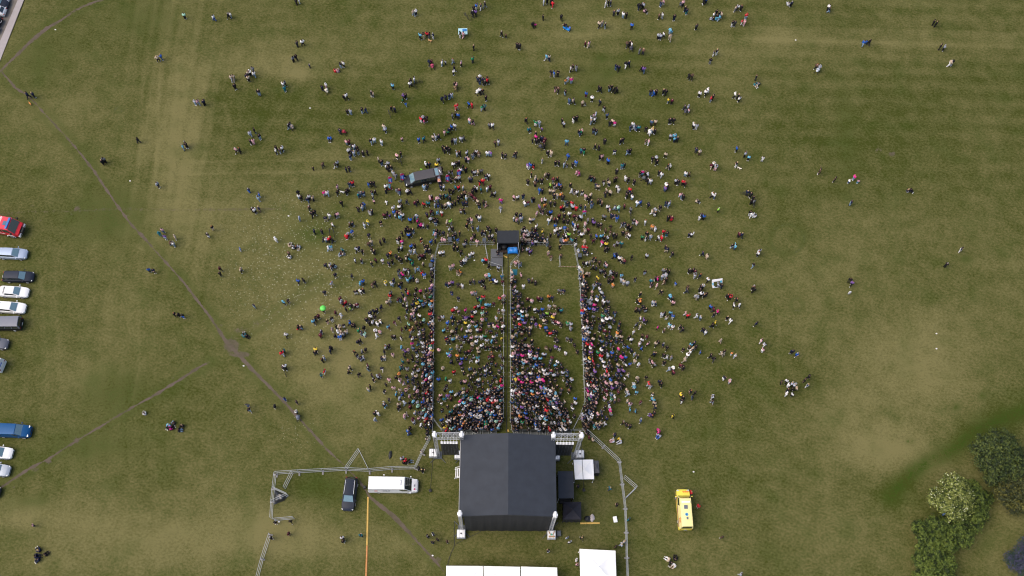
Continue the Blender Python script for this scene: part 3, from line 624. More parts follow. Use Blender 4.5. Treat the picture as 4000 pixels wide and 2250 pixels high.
barrier_run([(2184, 1003), (2187, 1046)], 'lone metal barrier holding the red-white tape inside the pen')
barrier_run([(1692, 1640), (1727, 1684)], 'slanting metal barrier, %s, at the pen corner by the stage wing tower')
barrier_run([(1968, 1640), (1944, 1686)], 'slanting metal barrier, %s, where aisle meets the stage front')
barrier_run([(2263, 1630), (2236, 1684)], 'slanting metal barrier, %s, of the triangle at the stage corner')
barrier_run([(2264, 1630), (2291, 1683), (2237, 1684)], 'metal barrier of the triangle, %s counted from its tip')
barrier_run([(1728, 1687), (1942, 1689)], 'low dark stage barrier, %s in front of the stage, path half', 'stage barrier', 'dark barriers along the stage front', 's', 1.22)
barrier_run([(2002, 1688), (2234, 1687)], 'low dark stage barrier, %s in front of the stage, ambulance half', 'stage barrier', 'dark barriers along the stage front', 's', 1.22)
# red-white tape
A, B = P(2189, 1040, .9), P(2259, 1042, .9); bm = NB(); n = 24
RW = (mat('tape_red', (.55, .03, .03), .5), mat('tape_white', (.8, .8, .75), .5)); me = None
for k in range(n):
    p, q = A.lerp(B, k / n), A.lerp(B, (k + 1) / n); s0, s1 = -.12 * math.sin(math.pi * k / n), -.12 * math.sin(math.pi * (k + 1) / n); f0 = len(bm.faces)
    box(bm, ((p + q) / 2 + Vector((0, 0, (s0 + s1) / 2))), ((q - p).length, .012, .08), Matrix.Rotation(math.atan2(q.y - p.y, q.x - p.x), 3, 'Z'))
    bm.faces.ensure_lookup_table()
    for f in bm.faces[f0:]: f.material_index = k % 2
o = obj('warning_tape', bm, None); o.data.materials.append(RW[0]); o.data.materials.append(RW[1]); tag(o, 'red and white warning tape stretched across the pen', 'tape')
# tall site fence panels with three rails and feet
def fence_proto(Lg=3.45):
    r = empty('site_fence', (0, 0, 0)); h = Lg / 2 - .03; bm = NB()
    for z in (.15, 1.05, 1.98): tube(bm, (-h, 0, z), (h, 0, z), .03, 6)
    for x in (-h, h): tube(bm, (x, 0, .05), (x, 0, 1.98), .034, 6)
    obj('frame', bm, GALV, r); bm = NB()
    for k in range(1, 16): tube(bm, (-h + 2 * h * k / 16, 0, .15), (-h + 2 * h * k / 16, 0, 1.98), .0008, 4)
    obj('wire_mesh', bm, GALV, r); return r
def foot_proto():
    bm = NB(); box(bm, (0, 0, .07), (.24, .72, .13), bev=.03)
    for s in (-.12, .12): lathe(bm, [(.035, .13), (.035, .15)], 8, Matrix.Translation((0, s, 0)))
    return obj('concrete_block', bm, CONC)
fproto = fence_proto(); ffoot = foot_proto(); fu = [False, False]
def fence_run(pts, lab, feet=True, step=3.45, inner=1):
    W = [P(*p) for p in pts]; i = 0
    for si, (A, B) in enumerate(zip(W, W[1:])):
        n = max(1, round((B - A).length / step)); rz = math.atan2(B.y - A.y, B.x - A.x)
        for k in range(n):
            o = copy_tree(fproto) if fu[0] else fproto; fu[0] = True
            o.location = A.lerp(B, (k + .5) / n); o.rotation_euler = (0, 0, rz); o.scale.x = (B - A).length / n / step
            tag(o, lab % ORD[i], 'fence panel', 'tall metal fence panels'); 
            if feet:
                f = ffoot.copy() if fu[1] else ffoot
                if fu[1]: C.objects.link(f)
                fu[1] = True; nrm = Vector((B.y - A.y, A.x - B.x, 0)).normalized() * .12 * inner
                f.location = A.lerp(B, k / n) + nrm + Vector((0, 0, .001)); f.rotation_euler = (0, 0, rz)
                tag(f, 'concrete block under the ' + lab.replace('metal fence panel, ', '') % ORD[i] + ' fence panel', 'concrete block', 'concrete blocks under the fence')
            i += 1
fence_run([(1082, 1853), (1170, 1847), (1353, 1838), (1444, 1842), (1532, 1834), (1623, 1832)], 'metal fence panel, %s along the van compound top side')
fence_run([(1623, 1832), (1650, 1774), (1682, 1714)], 'metal fence panel, %s slanting from the compound up to the stage wing')
fence_run([(1354, 1836), (1404, 1764)], 'metal fence panel, %s side of the triangle jutting from the compound, van end', False)
fence_run([(1405, 1764), (1442, 1838)], 'metal fence panel, %s side of the triangle jutting from the compound, stage end', False)
fence_run([(1115, 1911), (1146, 1849)], 'metal fence panel, %s, folded inward as brace near the compound corner', False)
fence_run([(1080, 1855), (1073, 1912), (1068, 1962), (1064, 2030)], 'metal fence panel, %s down the compound side by the black sheeting')
fence_run([(1075, 2034), (1152, 2027)], 'metal fence panel, %s, standing alone at the open compound gate')
fence_run([(1060, 2090), (1029, 2186), (1000, 2300)], 'metal fence panel, %s below the open compound gate')
fence_run([(2290, 1690), (2355, 1749), (2416, 1806), (2427, 1893), (2439, 1988), (2443, 2081), (2445, 2180), (2450, 2300)], 'metal fence panel, %s counted from the stage towards the lone marquee', inner=-1)
fence_run([(2435, 1868), (2482, 1908)], 'metal fence panel, %s side of the triangle jutting towards the ambulance', False)
fence_run([(2483, 1909), (2440, 1951)], 'metal fence panel, %s closing side of the triangle jutting towards the ambulance', False)
fence_run([(1072, 1911), (1127, 1936)], 'metal fence panel, %s edge of the frame holding the black sheeting', False)
fence_run([(1128, 1937), (1069, 1963)], 'metal fence panel, %s lower edge of the frame holding black sheeting', False)
sheetp = [P(1073, 1914), P(1126, 1937), P(1112, 1955), P(1070, 1972)]; cc = sum(sheetp, Vector()) / 4; bm = NB(); rows = []
for j in range(13):
    rows.append([])
    for i in range(13):
        a = sheetp[3].lerp(sheetp[0], j / 12).lerp(sheetp[2].lerp(sheetp[1], j / 12), i / 12) - cc
        e = min(i, 12 - i, j, 12 - j); rows[-1].append(bm.verts.new((a.x, a.y, .03 + .5 * min(1, e / 3) + .25 * max(0, mnoise.noise(a * 1.3)) * min(1, e / 2) + .12 * mnoise.noise(a * 4) * min(1, e))))
for x, y in zip(rows, rows[1:]):
    for i in range(12): bm.faces.new((x[i], x[i + 1], y[i + 1], y[i]))
o = obj('plastic_sheeting', bm, mat('sheeting', (.02, .022, .028), .3, var=.3, scale=6, spec=.8), smooth=50); o.location = cc; tag(o, 'crumpled black plastic sheeting inside the triangular fence frame', 'sheeting')
# ================================================================ vehicles (x forward, y to the left, z up)
def wheel(root, x, y, r, wd, rim=ALU):
    M = Matrix.Translation((x, y, r)) @ Matrix.Rotation(math.pi / 2, 4, 'X'); bm = NB()
    lathe(bm, [(r * .62, -wd / 2), (r * .94, -wd / 2), (r, -wd / 4), (r, wd / 4), (r * .94, wd / 2), (r * .62, wd / 2)], 20, M); wo = obj('wheel', bm, RUBBER, root, smooth=40)
    bm = NB(); s = 1 if y < 0 else -1
    lathe(bm, [(r * .6, s * wd * .5), (r * .58, s * wd * .56), (r * .2, s * wd * .42), (r * .05, s * wd * .5)], 14, M); obj('rim', bm, rim, wo, smooth=30)
def ringpts(x, hw, zb, zt, tk=.93, sh=.62):
    z1, z2 = zb + .12, zb + (zt - zb) * sh
    h = [(-hw * .95, zb), (-hw, z1), (-hw, z2), (-hw * tk, zt), (-hw * .5, zt + .03)]
    return [(x, y, z) for y, z in h] + [(x, 0, zt + .04)] + [(x, -y, z) for y, z in h[::-1]]
def finish_vehicle(root, L_, hw, wb, wr, zl, mats, xo=0):
    for sx in (-1, 1):
        for sy in (-1, 1): wheel(root, xo + sx * wb / 2, sy * (hw - .1), wr, .22)
def lamps(root, xf, xr, hw, zf, zr, w=.34, tall=.14, rear_w=.22):
    for s in (-1, 1):
        bm = NB(); box(bm, (xf, s * (hw - w / 2 - .06), zf), (.22, w, tall), Matrix.Rotation(-s * .35, 3, 'Z'), bev=.03); obj('headlight', bm, LAMP, root)
        bm = NB(); box(bm, (xr, s * (hw - rear_w / 2 - .06), zr), (.1, rear_w, tall * 1.4), bev=.02); obj('tail_light', bm, REDL, root)
    bm = NB(); box(bm, (xf + .14, 0, .48), (.03, .52, .11)); obj('number_plate', bm, PLATE, root)
    bm = NB(); box(bm, (xr - .06, 0, .72), (.03, .52, .11)); obj('number_plate', bm, PLATE, root)
def mirrors(root, x, hw, z, m):
    for s in (-1, 1): bm = NB(); box(bm, (x, s * (hw + .12), z), (.12, .22, .16), bev=.03); obj('wing_mirror', bm, m, root)
def car(u, v, hd, label, m, Lg=4.6, W=1.8, H=1.47, style='estate', group='cars parked on the grass', rails=None, roofm=None, name='parked_car', glass2=None):
    p = P(u, v); r = empty(name, p, hd, label, 'car', group); hl, hw = Lg / 2, W / 2; belt = .96 if H < 1.6 else 1.08; hood = belt - .06
    tr = {'estate': -hl + .12, 'suv': -hl + .12, 'hatch': -hl + .15, 'saloon': -hl + .62}[style]  # foot of the rear window
    st = [(-hl, hw * .80, .42, belt - .22), (-hl + .10, hw * .90, .26, belt - .06), (-hl + .5, hw * .98, .22, belt), (-.2, hw, .2, belt), (hl - 1.35, hw, .2, hood + .02), (hl - .55, hw * .95, .2, hood - .08), (hl - .2, hw * .85, .22, hood - .18), (hl - .02, hw * .66, .3, hood - .32)]
    bm = NB(); loft(bm, [ringpts(*s) for s in st]); obj('body', bm, m, r, smooth=38)
    xw0, xw1 = hl - 1.25, hl - 2.12   # windscreen foot / head
    xr1 = {'estate': tr + .35, 'suv': tr + .32, 'hatch': tr + .55, 'saloon': tr + .5}[style]
    wb_, wt = hw * .90, hw * .70; zb = belt - .03
    B = [(tr, -wb_ * .9, zb), (xw0, -wb_ * .93, zb), (xw0, wb_ * .93, zb), (tr, wb_ * .9, zb)]; T = [(xr1, -wt * .94, H - .02), (xw1, -wt, H - .02), (xw1, wt, H - .02), (xr1, wt * .94, H - .02)]
    bm = NB(); rg = []
    for x, yb, t in ((tr, 0, 0), (xr1, 0, 1)): pass
    vb, vt = [bm.verts.new(x) for x in B], [bm.verts.new(x) for x in T]; mid = [bm.verts.new(((xr1 + xw1) / 2, s * wt * 1.02, H)) for s in (-1, 1)]; cr = [bm.verts.new((x, 0, H + .035)) for x in (xr1 + .03, (xr1 + xw1) / 2, xw1 - .03)]
    for f in ((vb[0], vb[1], vt[1], mid[0], vt[0]), (vb[2], vb[3], vt[3], mid[1], vt[2]), (vb[1], vb[2], vt[2], cr[2], vt[1]), (vb[3], vb[0], vt[0], cr[0], vt[3]),
              (vt[0], mid[0], cr[1], cr[0]), (mid[0], vt[1], cr[2], cr[1]), (cr[1], cr[2], vt[2], mid[1]), (cr[0], cr[1], mid[1], vt[3])): bm.faces.new(f)
    bmesh.ops.recalc_face_normals(bm, faces=bm.faces); obj('roof', bm, roofm or m, r, smooth=25)
    bm = NB(); panel(bm, [B[1], B[2], T[2], T[1]], .05, .95, .04, .95, .045, .05); obj('windscreen', bm, WSGLASS, r)
    bm = NB(); panel(bm, [B[3], B[0], T[0], T[3]], .08, .92, .18, .92, .045, .05); obj('rear_window', bm, GLASS, r)
    for s in (0, 1):
        q = [B[0], B[1], T[1], T[0]] if s == 0 else [B[2], B[3], T[3], T[2]]
        for a, b in (((.06, .34), (.36, .62), (.64, .90)) if style in ('estate', 'suv') else ((.14, .46), (.49, .88))):
            if s: a, b = 1 - b, 1 - a
            bm = NB(); panel(bm, q, a, b, .14, .88, .03, .035); obj('side_window', bm, GLASS, r)
    finish_vehicle(r, Lg, hw, Lg * .59, .33 if H < 1.6 else .37, 0, None)
    lamps(r, hl - .28, -hl + .04, hw * .92, hood - .24, belt - .2); mirrors(r, xw0 - .22, hw, belt + .06, m)
    bm = NB(); box(bm, (hl - .06, 0, hood - .4), (.1, hw * 1.0, .2), bev=.03); obj('grille', bm, PLAST, r)
    if rails:
        for s in (-1, 1):
            bm = NB(); tube(bm, (xr1 + .15, s * (wt - .02), H + .045), (xw1 - .15, s * (wt + .02), H + .045), .028); obj('roof_rail', bm, rails, r)
    return r
def van(u, v, hd, label, m, Lg=5.3, W=1.95, H=1.95, bon=1.0, ws=.75, name='van', cat='van', group=None, roofm=None, rearwin=True, tailgate=False, sidewin=3, roofw=.86, wr=.34, grille=PLAST):
    p = P(u, v); r = empty(name, p, hd, label, cat, group); hl, hw = Lg / 2, W / 2; belt = .62 * H if H < 2.2 else 1.35; nose = belt - .12
    xw0, xw1 = hl - bon, hl - bon - ws
    low = [(-hl, hw * .94, .3, belt), (-hl + .1, hw, .24, belt), (xw0 - .3, hw, .22, belt), (xw0, hw, .22, belt - .02), (hl - .4, hw * .95, .22, nose - .1), (hl - .12, hw * .86, .24, nose - .28), (hl, hw * .7, .3, nose - .48)]
    bm = NB(); loft(bm, [ringpts(*s) for s in low]); obj('body', bm, m, r, smooth=38)
    B = [(-hl + .03, -hw * .985, belt - .06), (xw0, -hw * .93, belt - .06), (xw0, hw * .93, belt - .06), (-hl + .03, hw * .985, belt - .06)]; rw = hw * roofw
    T = [(-hl + .14, -rw, H - .04), (xw1, -rw * .97, H - .05), (xw1, rw * .97, H - .05), (-hl + .14, rw, H - .04)]
    bm = NB(); vb, vt = [bm.verts.new(x) for x in B], [bm.verts.new(x) for x in T]; xs = [-hl + .2, (-hl + xw1) / 2, xw1 - .04]; cr = [[bm.verts.new((x, s * rw * .72, H)) for x in xs] for s in (-1, 1)]
    for f in ((vb[0], vb[1], vt[1], vt[0]), (vb[2], vb[3], vt[3], vt[2]), (vb[1], vb[2], vt[2], cr[1][2], cr[0][2], vt[1]), (vb[3], vb[0], vt[0], cr[0][0], cr[1][0], vt[3]),
              (vt[0], vt[1], cr[0][2], cr[0][1], cr[0][0]), (vt[2], vt[3], cr[1][0], cr[1][1], cr[1][2]), (cr[0][0], cr[0][1], cr[1][1], cr[1][0]), (cr[0][1], cr[0][2], cr[1][2], cr[1][1])): bm.faces.new(f)
    bmesh.ops.recalc_face_normals(bm, faces=bm.faces); obj('roof', bm, roofm or m, r, smooth=22)
    bm = NB(); panel(bm, [B[1], B[2], T[2], T[1]], .04, .96, .03, .95, .05, .055); obj('windscreen', bm, WSGLASS if tailgate or 'blue' in label else GLASS, r)
    if rearwin and not tailgate: bm = NB(); panel(bm, [B[3], B[0], T[0], T[3]], .1, .9, .15, .9, .012); obj('rear_window', bm, GLASS, r)
    tot = xw0 + hl
    for s in (0, 1):
        q = [B[0], B[1], T[1], T[0]] if s == 0 else [B[2], B[3], T[3], T[2]]
        spans = [(.80, .955)] + ([(.03, .27), (.29, .53), (.55, .78)][:sidewin] if sidewin else [])
        for a, b in spans:
            if H > 2.2 and a > .7: a, b = 1 - 1.35 / tot, 1 - .12 / tot
            hi = .62 if H > 2.2 else .86
            if s: a, b = 1 - b, 1 - a
            bm = NB(); panel(bm, q, a, b, .06, hi if a < .7 or not s or True else hi, .012); obj('side_window', bm, GLASS, r)
    finish_vehicle(r, Lg, hw, Lg * .60, wr, 0, None, xo=.05)
    lamps(r, hl - .3, -hl + .02, hw * .95, nose - .2, belt * .9 if H < 2.2 else 1.0); mirrors(r, xw0 - .15, hw + .04, belt + .12, PLAST if tailgate else m)
    bm = NB(); box(bm, (hl - .07, 0, nose - .5), (.14, hw * 1.15, .24), bev=.03); obj('grille', bm, grille, r)
    return r, dict(hl=hl, hw=hw, belt=belt, nose=nose, xw0=xw0, xw1=xw1, rw=rw, H=H, B=B, T=T)
PB = paint('black', (.016, .018, .024)); PSIL = paint('silver_blue', (.36, .43, .56), .3, .3); PWH = paint('white', (.78, .79, .80)); PNAV = paint('dark_navy', (.018, .023, .038), .35, .0)
PDG = paint('dark_grey', (.12, .13, .16), .3, .3); PSV = paint('silver', (.42, .46, .52), .32, .3); PBLUE = paint('blue', (.01, .075, .21), .35, .1); PRED = paint('red', (.52, .02, .035), .35)
PC = 'cars parked along the field edge'
car(55, 997, rad(1), 'silver-blue estate car parked below the red fire engine', PSIL, 4.75, 1.8, 1.46, 'estate', PC)
car(79, 1087, rad(3), 'black estate car parked between silver-blue estate and white saloon', PNAV, 4.85, 1.82, 1.46, 'estate', PC, roofm=paint('black_roof', (.028, .034, .052)), rails=PB)
car(62, 1146, rad(0), 'white saloon car with dark windows parked below the black estate', PWH, 4.6, 1.78, 1.43, 'saloon', PC)
car(47, 1207, rad(-1), 'white saloon with silver lower sides parked above the black minibus', PWH, 4.85, 1.84, 1.45, 'saloon', PC)
van(27, 1272, rad(184), 'black minibus with grey roof parked rear outwards', PB, 5.3, 1.98, 1.98, .95, .75, 'parked_van', 'van', PC, roofm=paint('grey_roof', (.19, .20, .24)))
car(-14, 1345, rad(-3), 'dark grey hatchback with only its bonnet showing', PDG, 4.3, 1.78, 1.5, 'hatch', PC)
r, d = van(-44, 1424, rad(172), 'white van with blue lettering on its rear doors', PWH, 5.4, 2.0, 2.05, .9, .7, 'parked_van', 'van', PC, rearwin=False, sidewin=0)
text('lettering', 'SERWIS', .26, INKB, r, (-d['hl'] + .02, .1, 1.55), (rad(78), 0, rad(-90)))
van(62, 1688, rad(1), 'blue panel van with black front bumper parked above a white car', PBLUE, 5.1, 1.92, 1.95, 1.15, .75, 'parked_van', 'van', PC, sidewin=1)
car(-1, 1771, rad(-2), 'white car front showing below the blue van', PWH, 4.4, 1.8, 1.5, 'hatch', PC)
car(-10, 1838, rad(-3), 'silver-grey car front showing below the white car front', PSV, 4.3, 1.8, 1.5, 'hatch', PC)
car(-51, 1923, rad(-2), 'black car of which only the nose tip shows', PB, 4.5, 1.8, 1.48, 'hatch', PC)
KP = 'cars parked in the gravel car park'
car(-2, -6, rad(-3), 'white and blue car in the gravel car park, cut by the picture top', PSIL, 4.5, 1.8, 1.48, 'hatch', KP)
car(-8, 20, rad(-6), 'black car nose-out in the gravel car park', PNAV, 4.5, 1.8, 1.46, 'saloon', KP)
car(-18, 50, rad(176), 'white hatchback in the gravel car park between two dark cars', PWH, 4.3, 1.78, 1.5, 'hatch', KP)
car(-32, 86, rad(170), 'black hatchback with red lights in the gravel car park', PB, 4.2, 1.78, 1.5, 'hatch', KP)
car(-46, 120, rad(-4), 'blue-grey car at the lower end of the gravel car park', PSV, 4.4, 1.8, 1.48, 'hatch', KP)
car(1368, 1934, rad(-91), 'black large car with silver roof rails beside the white event van', PNAV, 4.9, 1.95, 1.72, 'suv', None, rails=ALU, roofm=paint('suv_roof', (.016, .022, .038)), name='parked_car')
# --- white event van
r, d = van(1539, 1901, rad(2.6), 'long white event van with pink logo and dark lettering', paint('van_white', (.80, .81, .83), .3), 7.3, 2.05, 2.65, .95, .95, 'event_van', 'van', rearwin=False, sidewin=0, roofw=.90)
bm = NB(); box(bm, (.7, .05, d['H'] + .09), (1.1, .8, .22), bev=.09); obj('roof_vent', bm, mat('vent_white', (.78, .79, .8), .5, var=.03), r, smooth=40)
side = Vector((0, -(d['hw'] * .985 + d['rw']) / 2 - .03, (d['belt'] + d['H']) / 2)); tilt = math.atan2(d['H'] - d['belt'], d['hw'] * .985 - d['rw'])
text('lettering', '1200dB', .42, INKN, r, (-1.0, -d['hw'] * .985 + .02, d['belt'] + .28), (rad(80), 0, 0))
bm = NB(); box(bm, (-2.45, -d['hw'] * .985 + .035, d['belt'] + .28), (.5, .02, .4), Matrix.Rotation(rad(-10), 3, 'X')); obj('logo', bm, INKR, r)
bm = NB(); box(bm, (-2.45, -d['hw'] * .985 + .022, d['belt'] + .28), (.22, .02, .16), Matrix.Rotation(rad(-10), 3, 'X')); obj('logo_mark', bm, ORANGE, r)
text('lettering', '1200dB', .26, INKN, r, (d['hl'] - .52, .12, d['nose'] - .02), (0, rad(14), rad(90)))
bm = NB(); box(bm, (d['hl'] - .52, -.58, d['nose'] - .025), (.24, .24, .012), Matrix.Rotation(rad(14), 3, 'Y')); obj('logo', bm, INKR, r)
# --- ambulance
PY = paint('ambulance_yellow', (.82, .70, .10), .35)
r, d = van(2668, 1993, rad(93.6), 'yellow ambulance parked alone on the grass', PY, 5.95, 2.02, 2.6, 1.1, .62, 'ambulance', 'ambulance', rearwin=True, sidewin=0, roofw=.80, roofm=paint('ambulance_roof', (.82, .73, .34), .4))
bm = NB(); box(bm, (.72, 0, 2.68), (.26, 1.25, .12), bev=.04); obj('light_bar', bm, mat('bar_white', (.8, .82, .85), .3, var=.02), r)
for x, s, y in ((-.02, (.55, .52, .1), .05), (-1.62, (.36, .26, .08), -.05)): bm = NB(); box(bm, (x, y, 2.64), s, bev=.03); obj('roof_hatch', bm, mat('hatch_grey', (.13, .15, .18), .3, var=.1), r)
bm = NB(); lathe(bm, [(.24, 2.602), (.24, 2.612), (.19, 2.613), (.19, 2.607)], 24, Matrix.Translation((-1.08, 0, 0))); obj('emblem_ring', bm, mat('emblem_blue', (.10, .35, .5), .5, var=0), r)
bm = NB()
for k in range(3): box(bm, (-1.08, 0, 2.609), (.28, .06, .008), Matrix.Rotation(k * math.pi / 3, 3, 'Z'))
obj('emblem_star', bm, INKB, r)
text('lettering', 'AMBULANS', .27, ORANGE, r, (d['hl'] - .5, 0, d['nose'] + .0), (0, rad(14), rad(90)), mirror=True)
for s in (-1, 1):
    bm = NB()
    for k, (z, m_) in enumerate(((.95, 0), )): box(bm, (-.3, s * (d['hw'] + .006), .93), (4.6, .012, .16))
    obj('side_stripe', bm, mat('stripe_red', (.5, .03, .03), .4, var=0), r)
    bm = NB(); box(bm, (-.3, s * (d['hw'] + .006), 1.13), (4.6, .012, .12)); obj('side_stripe', bm, mat('stripe_blue', (.08, .12, .4), .4, var=0), r)
    bm = NB()
    for k in range(4): box(bm, (-1.5 - k * .2, s * ((d['hw'] * .985 + d['rw']) / 2 + .02), 1.95), (.08, .02, .6), Matrix.Rotation(s * rad(9), 3, 'X') @ Matrix.Rotation(.3, 3, 'Y'))
    obj('chevrons', bm, ORANGE, r)
# --- dark van with its tailgate up
r, d = van(1641, 707, rad(196.5), 'dark grey-brown van with raised tailgate in the crowd', PB, 5.3, 1.97, 1.97, 1.0, .8, 'open_van', 'van', roofm=paint('van_roof', (.085, .08, .085), .35, .2), tailgate=True)
h0 = Vector((-d['hl'] + .12, 0, 1.95)); h1 = h0 + Vector((-1.25, 0, .12)); w2 = d['rw'] * .95
tg = NB(); panel(tg, [(h0.x, w2, h0.z), (h1.x, w2, h1.z), (h1.x, -w2, h1.z), (h0.x, -w2, h0.z)], 0, 1, 0, 1, .03, .06); to = obj('tailgate', tg, paint('van_roof', (1, 1, 1)), r)
bm = NB(); panel(bm, [(h0.x, w2, h0.z), (h1.x, w2, h1.z), (h1.x, -w2, h1.z), (h0.x, -w2, h0.z)], .10, .52, .08, .92, .045, .02); obj('tailgate_window', bm, WSGLASS, to)
bm = NB(); box(bm, (h1.x + .35, .1, h1.z + .09), (.12, .6, .03), Matrix.Rotation(.3, 3, 'Z')); obj('number_plate', bm, PLATE, to)
bm = NB(); box(bm, (-d['hl'] + .06, 0, 1.2), (.06, d['hw'] * 1.6, 1.3)); obj('boot_opening', bm, PLAST, r)
# promotion counter behind it
p = P(1714, 700, .5); ct = empty('promotion_counter', (p.x, p.y, 0), rad(100), 'dark curved promotion counter behind the open van', 'counter'); bm = NB(); prev = None
for k in range(9):
    t = -1 + k / 4; a = (t * .85, .28 - .25 * t * t); b = (t * .85, -.28 - .2 * t * t)
    cur = [bm.verts.new((a[0], a[1], z)) for z in (0, .98)] + [bm.verts.new((b[0], b[1], z)) for z in (.98, 0)]
    if prev:
        for i in range(4): bm.faces.new((prev[i], prev[(i + 1) % 4], cur[(i + 1) % 4], cur[i]))
    else: bm.faces.new(cur[::-1])
    prev = cur
bm.faces.new(prev); bmesh.ops.recalc_face_normals(bm, faces=bm.faces); obj('front', bm, mat('counter_navy', (.02, .018, .035), .5), ct)
bm = NB(); box(bm, (0, -.02, 1.0), (1.6, .52, .04), bev=.015); obj('counter_top', bm, mat('counter_top', (.5, .3, .3), .5, var=.1), ct)
for x, c in ((-.45, (.75, .35, .2)), (.0, (.7, .7, .75)), (.45, (.65, .12, .3))):
    bm = NB(); box(bm, (x, 0, 1.08), (.34, .3, .12), Matrix.Rotation(x, 3, 'Z'), bev=.01); o = obj('leaflet_pile', bm, mat('leaflet%d' % int(x * 10), c, .6), ct); o.name = 'leaflet_pile'
p = P(1706, 693, .3); bm = NB(); box(bm, (0, 0, .25), (.5, .75, .5), Matrix.Rotation(.4, 3, 'Z'), bev=.02); o = obj('cardboard_box', bm, mat('cardboard', (.5, .32, .2), .8)); o.location = (p.x, p.y, 0); tag(o, 'open cardboard box between the open van and the counter', 'box')
p = P(1708, 677, 1.6); o = heap(1710, 690, (.25, .4), .6, mat('pink_balloon', (.55, .1, .25), .4), 'pink balloon cluster beside the raised tailgate', 'balloon_cluster', 'balloons'); o.location = (p.x, p.y, 1.3)
# --- fire engine
p = P(-6, 893); r = empty('fire_engine', p, rad(-7), 'red fire engine cab with white roof code and blue light bar', 'fire engine'); hw = 1.22
st = [(3.45, hw * .99, .75, 1.7), (4.0, hw * .97, .7, 1.65), (4.4, hw * .92, .7, 1.55)]
bm = NB(); loft(bm, [ringpts(x, w_, b_, t_, .97) for x, w_, b_, t_ in [(.9, hw, .75, 1.75), (2.6, hw, .75, 1.75)] + st]); obj('body', bm, PRED, r, smooth=35)
B = [(.9, -hw * .98, 1.7), (3.95, -hw * .96, 1.7), (3.95, hw * .96, 1.7), (.9, hw * .98, 1.7)]; T = [(.9, -hw * .93, 2.95), (3.15, -hw * .9, 2.95), (3.15, hw * .9, 2.95), (.9, hw * .93, 2.95)]
bm = NB(); vb, vt = [bm.verts.new(x) for x in B], [bm.verts.new(x) for x in T]; bm.faces.new(vt); 
for k in range(4): bm.faces.new((vb[k], vb[(k + 1) % 4], vt[(k + 1) % 4], vt[k]))
bmesh.ops.bevel(bm, geom=[e for e in bm.edges if all(v in vt for v in e.verts)], offset=.08, segments=2, affect='EDGES'); bmesh.ops.recalc_face_normals(bm, faces=bm.faces); obj('cab_roof', bm, paint('fire_roof', (.62, .06, .09), .45), r, smooth=30)
bm = NB(); panel(bm, [B[1], B[2], T[2], T[1]], .04, .96, .05, .94, .014); obj('windscreen', bm, GLASS, r)
for s in (0, 1):
    q = [B[0], B[1], T[1], T[0]] if s == 0 else [B[2], B[3], T[3], T[2]]
    for a, b in ((.06, .40), (.46, .86)):
        if s: a, b = 1 - b, 1 - a
        bm = NB(); panel(bm, q, a, b, .15, .82, .014); obj('side_window', bm, GLASS, r)
bm = NB(); box(bm, (2.92, 0, 3.05), (.34, 1.95, .2), bev=.05); obj('light_bar', bm, mat('blue_lens', (.02, .14, .42), .15, var=.1, spec=.8), r)
bm = NB(); box(bm, (2.45, -.05, 3.0), (.62, .7, .1), bev=.03); obj('roof_hatch', bm, mat('hatch_blue', (.06, .14, .22), .5), r)
text('lettering', '308K05', .62, INKW, r, (1.45, .05, 2.962), (0, 0, rad(90)))
bm = NB(); box(bm, (-2.0, 0, 1.85), (5.4, 2.46, 2.1), bev=.05); obj('equipment_body', bm, PRED, r)
bm = NB(); box(bm, (-2.0, 0, 2.93), (5.2, 1.9, .08)); obj('roof_deck', bm, mat('deck_alu', (.5, .5, .5), .4, .5), r)
for s in (-1, 1):
    bm = NB()
    for k in range(2): box(bm, (-1.0 - 1.9 * k, s * 1.24, 1.7), (1.6, .03, 1.4))
    obj('shutter', bm, mat('shutter_alu', (.5, .5, .48), .45, .4), r)
    bm = NB(); box(bm, (-1.9, s * 1.25, .82), (5.2, .025, .14)); obj('side_stripe', bm, mat('stripe_yellow', (.7, .38, .02), .5), r)
    bm = NB(); box(bm, (4.42, s * .85, .95), (.35, .62, .42), bev=.06); b = obj('bumper_corner', bm, mat('bumper_white', (.75, .76, .77), .4, var=.05), r)
    bm = NB(); box(bm, (4.58, s * .85, .98), (.08, .42, .2), bev=.02); obj('headlight', bm, GLASS, r)
    bm = NB()
    for k in range(9):
        a0 = math.pi * (k / 9); a1 = math.pi * ((k + 1) / 9)
        tube(bm, (3.0 + .68 * math.cos(a0), s * 1.25, .52 + .68 * math.sin(a0)), (3.0 + .68 * math.cos(a1), s * 1.25, .52 + .68 * math.sin(a1)), .06)
    obj('wheel_arch', bm, mat('bumper_white', (1, 1, 1)), r)
    wheel(r, 3.0, s * 1.05, .52, .32, mat('rim_grey', (.35, .36, .4), .4, .4)); wheel(r, -2.4, s * 1.05, .52, .32, MATS['rim_grey'])
    bm = NB(); box(bm, (3.6, s * 1.42, 2.2), (.16, .3, .5), bev=.04); obj('wing_mirror', bm, PLAST, r)
bm = NB(); box(bm, (4.55, 0, 1.05), (.4, 1.0, .55), bev=.08); obj('winch', bm, PLAST, r)
bm = NB(); box(bm, (4.3, 0, 1.42), (.24, 1.1, .25), bev=.03); obj('grille', bm, PLAST, r)
bm = NB(); box(bm, (1.8, -1.245, 1.45), (1.0, .012, .14)); obj('door_lettering_bar', bm, INKW, r)

